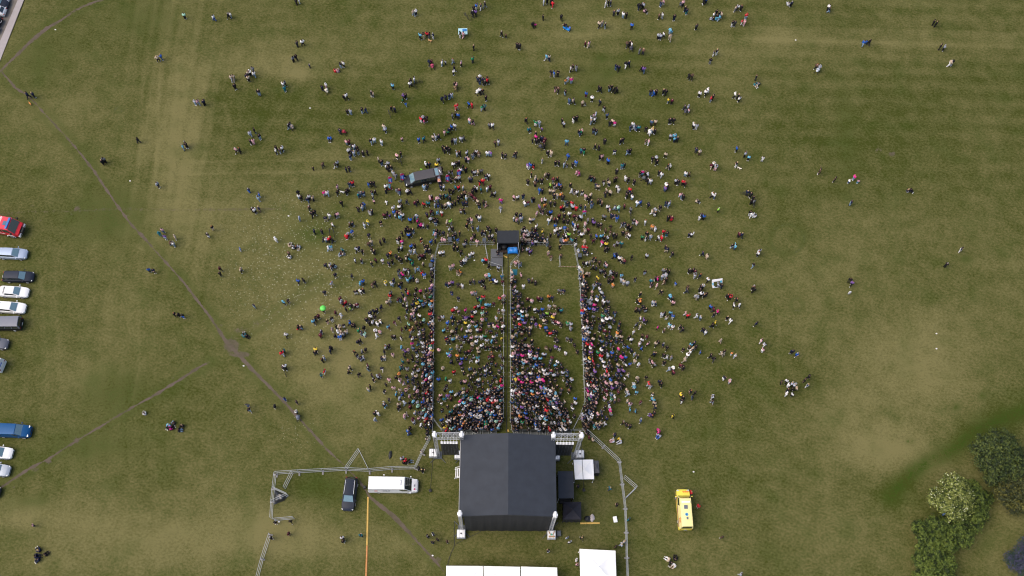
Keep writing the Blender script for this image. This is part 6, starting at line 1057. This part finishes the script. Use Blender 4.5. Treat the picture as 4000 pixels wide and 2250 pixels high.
COL = {'k': ((.011, .011, .014), 'black'), 'd': ((.035, .036, .042), 'dark grey'), 'n': ((.011, .018, .048), 'navy'), 'j': ((.045, .085, .17), 'denim blue'), 'i': ((.20, .29, .40), 'light jeans'), 'b': ((.018, .10, .42), 'bright blue'), 'c': ((.12, .38, .55), 'sky blue'),
 't': ((.012, .15, .19), 'teal'), 'w': ((.68, .68, .70), 'white'), 'l': ((.36, .39, .46), 'pale grey'), 'g': ((.15, .16, .18), 'grey'), 's': ((.44, .36, .28), 'beige'), 'r': ((.52, .02, .035), 'red'), 'm': ((.09, .014, .03), 'maroon'), 'p': ((.56, .33, .37), 'pale pink'),
 'f': ((.55, .025, .22), 'hot pink'), 'o': ((.60, .22, .06), 'orange'), 'y': ((.62, .47, .05), 'yellow'), 'e': ((.02, .22, .10), 'green'), 'a': ((.30, .66, .08), 'lime'), 'v': ((.17, .09, .30), 'purple'), 'u': ((.10, .062, .042), 'brown'), 'q': ((.075, .075, .035), 'olive'), 'z': ((.32, .58, .46), 'mint')}
FAB = {k: mat('cloth_' + n.replace(' ', '_'), c, .85, var=.18, scale=9, spec=.2) for k, (c, n) in COL.items()}
SKINS = [mat('skin_%s' % n, c, .55, var=.08, scale=8) for n, c in (('fair', (.43, .26, .20)), ('tan', (.36, .21, .15)), ('rosy', (.47, .28, .22)))]
HAIRC = {'dark': (.018, .012, .009), 'brown': (.06, .035, .02), 'blond': (.38, .27, .14), 'grey': (.30, .29, .28), 'ginger': (.25, .08, .025)}
HAIRS = {k: mat('hair_' + k, c, .6, var=.2, scale=14) for k, c in HAIRC.items()}
# ---- the figure: skeletons per pose, grown with a skin
def pose(kind):
    J = dict(pel=(0, 0, .95), bel=(0, .01, 1.12), che=(0, .0, 1.32), nek=(0, .005, 1.48), hed=(0, .02, 1.61), top=(0, .01, 1.70))
    for s, n in ((-1, 'L'), (1, 'R')):
        J.update({'sh' + n: (s * .185, 0, 1.42), 'el' + n: (s * .25, -.03, 1.14), 'wr' + n: (s * .24, .09, .92), 'hp' + n: (s * .09, 0, .92), 'kn' + n: (s * .105, .025, .50), 'an' + n: (s * .11, -.01, .09), 'to' + n: (s * .13, .14, .04)})
    if kind == 'walk':
        J.update(knL=(-.10, .16, .52), anL=(-.10, .24, .12), toL=(-.11, .38, .07), knR=(.10, -.06, .50), anR=(.10, -.30, .12), toR=(.11, -.18, .04), elL=(-.25, -.14, 1.16), wrL=(-.24, -.10, .93), elR=(.25, .08, 1.15), wrR=(.23, .24, .98))
    if kind == 'fold':
        for s, n in ((-1, 'L'), (1, 'R')): J.update({'el' + n: (s * .27, .06, 1.17), 'wr' + n: (s * -.02, .25, 1.20)})
    if kind == 'phone':
        for s, n in ((-1, 'L'), (1, 'R')): J.update({'el' + n: (s * .22, .18, 1.25), 'wr' + n: (s * .06, .34, 1.45)})
    if kind == 'wave': J.update(elR=(.30, .10, 1.60), wrR=(.26, .16, 1.85))
    if kind == 'stride':
        J.update(knL=(-.16, .03, .5), anL=(-.22, .0, .09), toL=(-.26, .14, .04), knR=(.16, .02, .5), anR=(.22, -.02, .09), toR=(.27, .12, .04), elL=(-.33, -.02, 1.2), wrL=(-.2, .1, 1.02), elR=(.33, -.02, 1.2), wrR=(.2, .1, 1.02))
    if kind == 'sit':
        dz = .80
        for k in ('pel', 'bel', 'che', 'nek', 'hed', 'top'): x, y, z = J[k]; J[k] = (x, y + .10 * (z - .95), z - dz)
        for s, n in ((-1, 'L'), (1, 'R')): J.update({'sh' + n: (s * .185, .05, 1.42 - dz), 'el' + n: (s * .27, .18, .42), 'wr' + n: (s * .16, .38, .40), 'hp' + n: (s * .1, .06, .14), 'kn' + n: (s * .2, .42, .36), 'an' + n: (s * .12, .62, .08), 'to' + n: (s * .14, .76, .05)})
    return J
def chain(J, names_edges, radii, sub):
    names = list(radii); V_ = [J[n] for n in names]; E_ = [(names.index(a), names.index(b)) for a, b in names_edges]; return skin_mesh('x', V_, E_, [radii[n] for n in names], sub)
def figure(kind, sub=1, hands=True):
    J = pose(kind); out = {}; sit = kind == 'sit'
    E_ = [('pel', 'bel'), ('bel', 'che'), ('che', 'nek'), ('nek', 'hed'), ('hed', 'top')]; Rr = dict(pel=(.14, .10), bel=(.125, .09), che=(.15, .10), nek=(.055, .055), hed=(.082, .095), top=(.06, .07))
    J['nos'] = (J['hed'][0], J['hed'][1] + .115, J['hed'][2] - .01); E_.append(('hed', 'nos')); Rr['nos'] = (.014, .014)
    for n, s in (('L', -1), ('R', 1)):
        E_ += [('che', 'sh' + n), ('sh' + n, 'el' + n), ('el' + n, 'wr' + n), ('pel', 'hp' + n), ('hp' + n, 'kn' + n), ('kn' + n, 'an' + n), ('an' + n, 'to' + n)]
        Rr.update({'sh' + n: (.06, .06), 'el' + n: (.042, .042), 'wr' + n: (.028, .028), 'hp' + n: (.09, .09), 'kn' + n: (.055, .055), 'an' + n: (.04, .04), 'to' + n: (.03, .03)})
        if hands:
            w_, e_ = Vector(J['wr' + n]), Vector(J['el' + n]); d = (w_ - e_).normalized(); pm = w_ + d * .075; J['pm' + n] = tuple(pm); E_.append(('wr' + n, 'pm' + n)); Rr['pm' + n] = (.036, .018)
            sd_ = d.cross(Vector((0, 0, 1)) if abs(d.z) < .8 else Vector((0, 1, 0))).normalized(); dn = sd_.cross(d)
            for f in range(4):
                o_ = (f - 1.5) * .02; l_ = (.07, .082, .078, .06)[f]; k1, k2 = 'f%d%s' % (f, n), 'g%d%s' % (f, n)
                J[k1] = tuple(pm + sd_ * o_ + d * l_ * .6); J[k2] = tuple(pm + sd_ * o_ + d * l_ + dn * .02); E_ += [('pm' + n, k1), (k1, k2)]; Rr[k1] = (.0095, .0095); Rr[k2] = (.008, .008)
            J['th' + n] = tuple(w_ + d * .04 - sd_ * .05 * s); E_.append(('wr' + n, 'th' + n)); Rr['th' + n] = (.011, .011)
    out['body'] = chain(J, E_, Rr, sub)
    Ej = [('pel', 'bel'), ('bel', 'che'), ('che', 'nek')]; Rj = dict(pel=(.185, .14), bel=(.175, .135), che=(.195, .135), nek=(.085, .085))
    for n in 'LR':
        mid = Vector(J['el' + n]).lerp(Vector(J['wr' + n]), .9); J['cu' + n] = tuple(mid); Ej += [('che', 'sh' + n), ('sh' + n, 'el' + n), ('el' + n, 'cu' + n)]; Rj.update({'sh' + n: (.095, .09), 'el' + n: (.068, .068), 'cu' + n: (.052, .052)})
    J['nek'] = (J['nek'][0], J['nek'][1], J['nek'][2] - .03); out['jacket'] = chain(J, Ej, Rj, sub)
    Et, Rt = [], dict(pel=(.17, .125))
    for n in 'LR':
        k, a = Vector(J['kn' + n]), Vector(J['an' + n]); J['ct' + n] = tuple(k.lerp(a, .93)); Et += [('pel', 'hp' + n), ('hp' + n, 'kn' + n), ('kn' + n, 'ct' + n)]; Rt.update({'hp' + n: (.11, .11), 'kn' + n: (.082, .082), 'ct' + n: (.07, .07)})
    out['trousers'] = chain(J, Et, Rt, sub)
    for n in 'LR':
        a, t = Vector(J['an' + n]), Vector(J['to' + n]); J['he'] = tuple(a + (a - t).normalized() * .05 * .6 + Vector((0, 0, -.035))); J['tp'] = tuple(t + (t - a).normalized() * .03)
        J['ak'] = (a.x, a.y, max(a.z, .06)); out['shoe' + n] = chain(J, [('ak', 'he'), ('ak', 'tp')] if False else [('he', 'tp')], dict(he=(.055, .055), tp=(.045, .05)), sub)
    hx, hy, hz = J['hed']
    for nm, low in (('short', -.02), ('long', -.24)):
        bm = NB(); bmesh.ops.create_uvsphere(bm, u_segments=12 if sub else 8, v_segments=8 if sub else 6, radius=1)
        for v in bm.verts:
            c = v.co.copy(); z = c.z * (.128 if c.z > 0 else (.10 if nm == 'short' else .30)); y = c.y * .128 - .022
            if c.z < .15 and c.y > .2: y = -.02 + .02 * c.y; 
            if c.z < 0: z = max(z, low - .02)
            v.co = Vector((hx + c.x * (.108 if nm == 'short' else .118), hy + y, hz + .018 + z))
        me = bpy.data.meshes.new('hair'); bm.to_mesh(me); bm.free()
        for p_ in me.polygons: p_.use_smooth = True
        out['hair_' + nm] = me
    return out
KINDS_ = ['stand', 'walk', 'fold', 'phone', 'stride', 'wave', 'sit']
FIG = {k: figure(k, 1, True) for k in KINDS_}; LOW = {k: figure(k, 0, False) for k in KINDS_}
for k in KINDS_:
    for n_, me in FIG[k].items(): me.name = 'jacket' if n_ == 'jacket' else n_.split('_')[0]; me.materials.append(SKINS[0])
# ---- read the tiles
PEOPLE = []
for (ox, oy), txt in TILES.items():
    for e in txt.split(';'):
        x, y, c = e.split(); u, v = ox + int(x) / 2.574, oy + int(y) / 2.574; fl = c[2:]
        PEOPLE.append(dict(u=u, v=v, t=c[0], b=c[1], sit='s' in fl, kid='c' in fl))
# the jammed crowd: filled in at the photo's density, not one by one
rp = random.Random(11); pts_all = [(p['u'], p['v']) for p in PEOPLE]
cell = {}
def put(u, v): cell.setdefault((int(u // 14), int(v // 14)), []).append((u, v))
for q in pts_all: put(*q)
def clear(u, v, r):
    for a in range(-1, 2):
        for b in range(-1, 2):
            for x, y in cell.get((int(u // 14) + a, int(v // 14) + b), ()):
                if (x - u) ** 2 + ((y - v) * 1.15) ** 2 < r * r: return False
    return True
def inside(u, v, poly):
    c = False
    for (x0, y0), (x1, y1) in zip(poly, poly[1:] + poly[:1]):
        if (y0 > v) != (y1 > v) and u < (x1 - x0) * (v - y0) / (y1 - y0) + x0: c = not c
    return c
TOPS = 'k' * 48 + 'n' * 16 + 'd' * 10 + 'w' * 10 + 'l' * 8 + 's' * 6 + 'p' * 4 + 'b' * 3 + 'c' * 4 + 'j' * 4 + 'g' * 4 + 'r' * 3 + 'm' * 4 + 'f' * 2 + 't' * 3 + 'y' * 1 + 'o' * 1 + 'u' * 5 + 'v' * 3 + 'e' * 1 + 'q' * 1 + 'z'
BOTS = 'k' * 40 + 'j' * 16 + 'i' * 14 + 'd' * 14 + 'n' * 8 + 'g' * 4 + 'w' * 4 + 's' * 4
AREAS = [([(1648, 1340), (1690, 1330), (1689, 1660), (1668, 1700), (1648, 1600)], 95, 11), ([(1678, 1120), (1692, 1120), (1691, 1340), (1676, 1340)], 24, 11), ([(1610, 1360), (1648, 1340), (1650, 1640), (1615, 1560)], 24, 16),
 ([(1755, 1615), (1800, 1560), (1900, 1530), (1962, 1500), (1962, 1640), (1942, 1682), (1750, 1682)], 185, 11.2), ([(1800, 1435), (1962, 1410), (1962, 1500), (1850, 1560), (1790, 1560)], 42, 15), ([(1735, 1640), (1775, 1600), (1775, 1682), (1735, 1682)], 11, 13), ([(1706, 1430), (1800, 1430), (1800, 1540), (1765, 1610), (1745, 1650), (1708, 1600)], 17, 15),
 ([(1999, 1340), (2080, 1350), (2140, 1450), (2180, 1560), (2232, 1630), (2232, 1682), (2004, 1682), (1999, 1640)], 275, 11.2), ([(1998, 1130), (2025, 1130), (2060, 1220), (2080, 1340), (1999, 1340)], 34, 12), ([(2100, 1360), (2200, 1420), (2255, 1500), (2250, 1640), (2190, 1560), (2140, 1450)], 32, 16), ([(1998, 1060), (2012, 1080), (2015, 1140), (1998, 1140)], 7, 12),
 ([(2268, 1110), (2285, 1110), (2295, 1250), (2320, 1400), (2340, 1560), (2310, 1640), (2285, 1690), (2272, 1640), (2289, 1560), (2285, 1440), (2274, 1240)], 130, 11), ([(2285, 1110), (2350, 1120), (2430, 1280), (2460, 1460), (2420, 1560), (2370, 1600), (2340, 1560), (2320, 1400), (2295, 1250)], 125, 14), ([(1570, 1130), (1675, 1130), (1675, 1340), (1600, 1340)], 26, 16), ([(1730, 1250), (1960, 1250), (1960, 1410), (1760, 1430)], 26, 17), ([(2262, 1040), (2275, 1060), (2290, 1120), (2268, 1120)], 8, 12), ([(2350, 1590), (2410, 1560), (2390, 1640), (2330, 1680), (2310, 1660)], 14, 14),
 ([(2040, 900), (2140, 930), (2138, 952), (2040, 952)], 12, 12), ([(1560, 1400), (1615, 1380), (1618, 1560), (1600, 1640), (1570, 1560)], 9, 22)]
FILL = []
for poly, n, r in AREAS:
    xs, ys = [p[0] for p in poly], [p[1] for p in poly]; k = tries = 0
    while k < n and tries < n * 80:
        tries += 1; u, v = rp.uniform(min(xs), max(xs)), rp.uniform(min(ys), max(ys))
        if inside(u, v, poly) and clear(u, v, r): put(u, v); FILL.append(dict(u=u, v=v, t=rp.choice(TOPS), b=rp.choice(BOTS), sit=False, kid=rp.random() < .06)); k += 1
STAGE = SM @ Vector((0, 8, 0))
for p in PEOPLE + FILL:
    p['h'] = (1.22 if p['kid'] else rp.gauss(1.77, .075)); p['loc'] = P(p['u'], p['v'], .35 if p['sit'] else p['h'] * .5); p['loc'].z = .46 if 1919 < p['u'] < 1963 and 980 < p['v'] < 1022 else 0
    toS = STAGE - p['loc']; face = math.atan2(toS.y, toS.x) - math.pi / 2; far = toS.length
    dense = p['v'] > 1100 and 1600 < p['u'] < 2450
    p['rz'] = face + (rp.gauss(0, .35) if dense else rp.gauss(0, .9) if 450 < p['v'] and 1200 < p['u'] < 2700 else rp.uniform(-math.pi, math.pi))
    p['pose'] = 'sit' if p['sit'] else rp.choices(['stand', 'walk', 'fold', 'phone', 'stride', 'wave'], (34, 8, 30, 14, 10, 4) if dense else (34, 24, 20, 6, 14, 2))[0]
    p['hair'] = rp.choices(list(HAIRC), (46, 28, 14, 7, 5))[0]; p['long'] = rp.random() < .5
    p['hood'] = rp.random() < (.18 if p['t'] in 'wlspcz' else .12); p['shoe'] = rp.choices('wkd', (58, 32, 10))[0]; p['wd'] = rp.uniform(.86, 1.04)
# ---- who is built one by one: the 300 that show largest (clear of neighbours, near)
def score(p):
    area = (1 if not p['sit'] else .8) * (p['h'] / 1.72) ** 2 * (1 - .42 * (1 - min(1, p['v'] / 1200)))
    d = min((math.hypot(q['u'] - p['u'], (q['v'] - p['v']) * .8) for q in PEOPLE + FILL if q is not p), default=99)
    ins = 1 if 6 < p['u'] < 3994 and 10 < p['v'] < 2244 else .3
    return area * min(1, .25 + d / 22) * ins
for p in PEOPLE: p['score'] = score(p)
PEOPLE.sort(key=lambda p: -p['score']); ONE, REST = PEOPLE[:300], PEOPLE[300:] + FILL
# ---- labels
LM = [('the red fire engine', 40, 893), ('the silver-blue estate car', 90, 1000), ('the blue panel van', 110, 1690), ('the paths junction', 905, 1350), ('the dirt path', 512, 877), ('the dirt path', 287, 567), ('the dirt path', 730, 1118), ('the dirt path', 1180, 1646), ('the dirt path', 116, 380), ('the patchy lower path', 410, 1655), ('the patchy lower path', 620, 1535),
 ('the black large car', 1368, 1934), ('the white event van', 1539, 1900), ('the yellow cable ramp', 1435, 2060), ('the orange cable ramp', 1430, 2200), ('the compound gate', 1100, 2050), ('the black sheeting', 1095, 1940), ('the compound fence', 1550, 1834), ('the stage wing tower', 1700, 1760), ('the back stage corner', 1790, 2110), ('the white marquees', 1960, 2190), ('the lone marquee', 2330, 2160), ('the small white gazebo', 2282, 1840), ('the black gazebo', 2236, 2000), ('the white cool box', 2403, 2029), ('the yellow ambulance', 2668, 1993), ('the slanting stage fence', 2350, 1740), ('the jutting fence triangle', 2470, 1908),
 ('the green umbrella', 1261, 1203), ('the dark green patch', 1240, 905), ('the open van', 1641, 707), ('the promotion counter', 1720, 695), ('the flags', 1540, 700), ('the sound booth', 1984, 925), ('the platform', 1940, 1005), ('the tape barrier', 2222, 1040), ('the photo frame', 2806, 1115), ('the grass rings', 2765, 715), ('the small ring', 2806, 822), ('the large grass ring', 3075, 935), ('the blue scooter', 2212, 108), ('the pale blue board', 1808, 121), ('the mown corner', 1850, 310), ('the mown square', 1300, 450), ('the yellow-wheeled bicycle', 1631, 322), ('the bare soil patches', 3450, 590), ('the green strip', 2310, 340), ('the pavement', 60, 120),
 ('the blossoming tree', 3700, 1940), ('the teal cloth', 2010, 1063), ('the maroon pram', 1689, 260), ('the cream pram', 1276, 357), ('the red pram', 1344, 517), ('the slate pram', 1165, 1632), ('the tan dog', 1680, 160), ('the cream dog', 2888, 657), ('the pale tan patch', 3480, 1765), ('the ring gathering', 3085, 1510), ('the light grey pram', 2720, 1160), ('the bare branch path', 1075, 1228), ('the far lawn edge', 2600, 20), ('the far lawn edge', 3300, 40), ('the far lawn edge', 900, 60), ('the mower bands', 3600, 150), ('the plain lawn', 3500, 1000)]
def cname(p, top): 
    n = COL[p['t' if top else 'b']][1]
    return n
def words(s): return len(s.split())
def near(p, skip=()):
    return sorted(((math.hypot(u - p['u'], v - p['v']), n) for n, u, v in LM if n not in skip))
for p in ONE:
    what = ('child' if p['kid'] else 'person'); lo = cname(p, 0); lo = lo if 'jeans' in lo else lo + ' trousers'
    p['who'] = '%s %sin %s top, %s' % (what, 'sitting ' if p['sit'] else '', cname(p, 1), lo)
    l = near(p); p['lm'] = l[0][1]; p['lmd'] = l[0][0]; p['lm2'] = [n for _, n in l if n != p['lm']][0]
    q = min((o for o in PEOPLE if o is not p), key=lambda o: math.hypot(o['u'] - p['u'], o['v'] - p['v'])); p['nb'] = q; p['nbd'] = math.hypot(q['u'] - p['u'], q['v'] - p['v'])
def groups(f):
    g = {}
    for p in ONE: g.setdefault(f(p), []).append(p)
    return g
for k, g in groups(lambda p: '%s near %s' % (p['who'], p['lm'])).items():
    if len(g) == 1: g[0]['label'] = k; continue
    sub = {}
    for p in g: sub.setdefault(('alone' if p['nbd'] > 45 else 'beside ' + COL[p['nb']['t']][1] + ' top') , []).append(p)
    for s, h in sub.items():
        if len(h) == 1: h[0]['label'] = '%s, %s, near %s' % (h[0]['who'], s, h[0]['lm']); continue
        h.sort(key=lambda p: p['lmd'])
        for i, p in enumerate(h): p['label'] = '%s, %s, %s %s' % (p['who'], s, ('closest to' if i == 0 else 'farthest from' if i == len(h) - 1 else ORD[i] + ' closest to'), p['lm'])
seen = {}
for p in ONE:
    l = p['label']
    if words(l) > 16: l = l.replace(' trousers', '').replace(', alone', ' alone')
    if l in seen: l = l + ' facing ' + p['lm2']
    seen[l] = 1; p['label'] = ' '.join(l.split()[:16])
def paint_part(o, m): o.material_slots[0].link = 'OBJECT'; o.material_slots[0].material = m
for i, p in enumerate(ONE):
    f = FIG[p['pose']]; k = p['h'] / 1.72
    o = link('person', f['body']); paint_part(o, SKINS[i % 3]); o.location = p['loc']; o.rotation_euler = (0, 0, p['rz']); o.scale = (k * p['wd'], k * p['wd'], k)
    tag(o, p['label'], 'person', 'people on the field')
    for nm, key, m in (('hair', 'hair_long' if p['long'] else 'hair_short', FAB[p['t']] if p['hood'] else HAIRS[p['hair']]), ('jacket', 'jacket', FAB[p['t']]), ('trousers', 'trousers', FAB[p['b']]), ('shoe', 'shoeL', FAB[p['shoe']]), ('shoe', 'shoeR', FAB[p['shoe']])):
        c = link(nm, f[key], None, o); paint_part(c, m)
# ---- the rest of the crowd: one mass
def arrays(me):
    me.calc_loop_triangles(); v = np.empty(len(me.vertices) * 3, np.float32); me.vertices.foreach_get('co', v); t = np.empty(len(me.loop_triangles) * 3, np.int32); me.loop_triangles.foreach_get('vertices', t); return v.reshape(-1, 3), t.reshape(-1, 3)
ARR = {k: {n_: arrays(me) for n_, me in f.items()} for k, f in LOW.items()}
VV, TT, CC, off = [], [], [], 0
for i, p in enumerate(REST):
    f = ARR[p['pose']]; k = p['h'] / 1.72; c, s = math.cos(p['rz']), math.sin(p['rz']); jit = rp.uniform(.8, 1.2)
    skin = ((.40, .24, .18), (.33, .19, .13), (.43, .26, .20))[i % 3]
    for n_, col in (('body', skin), ('hair_long' if p['long'] else 'hair_short', COL[p['t']][0] if p['hood'] else HAIRC[p['hair']]), ('jacket', COL[p['t']][0]), ('trousers', COL[p['b']][0]), ('shoeL', COL[p['shoe']][0]), ('shoeR', COL[p['shoe']][0])):
        v, t = f[n_]; w_ = v * [k * p['wd'], k * p['wd'], k]; x = w_[:, 0] * c - w_[:, 1] * s + p['loc'].x; y = w_[:, 0] * s + w_[:, 1] * c + p['loc'].y
        VV.append(np.stack([x, y, w_[:, 2] + p['loc'].z], 1)); TT.append(t + off); off += len(v); CC.append(np.tile(np.array([*[min(.8, q * jit) for q in col], 1], np.float32), (len(v), 1)))
VV, TT, CC = np.concatenate(VV).astype(np.float32), np.concatenate(TT).astype(np.int32), np.concatenate(CC)
me = bpy.data.meshes.new('crowd'); me.vertices.add(len(VV)); me.vertices.foreach_set('co', VV.ravel()); me.loops.add(TT.size); me.loops.foreach_set('vertex_index', TT.ravel()); me.polygons.add(len(TT)); me.polygons.foreach_set('loop_start', np.arange(0, TT.size, 3, dtype=np.int32))
me.polygons.foreach_set('use_smooth', np.ones(len(TT), bool)); me.update()
at = me.attributes.new('wear', 'FLOAT_COLOR', 'POINT'); at.data.foreach_set('color', CC.ravel())
cm = bpy.data.materials.new('crowd_clothes'); cm.use_nodes = True; b = cm.node_tree.nodes['Principled BSDF']; b.inputs['Roughness'].default_value = .85; b.inputs['Specular IOR Level'].default_value = .2
a = cm.node_tree.nodes.new('ShaderNodeAttribute'); a.attribute_name = 'wear'; cm.node_tree.links.new(a.outputs['Color'], b.inputs['Base Color'])
tag(link('crowd', me, cm), 'packed crowd of spectators in the pens and around the stage', 'crowd', kind='stuff')
for f in LOW.values():
    for me_ in f.values(): bpy.data.meshes.remove(me_)
print('people', len(PEOPLE), 'fill', len(FILL), 'crowd verts', len(VV))
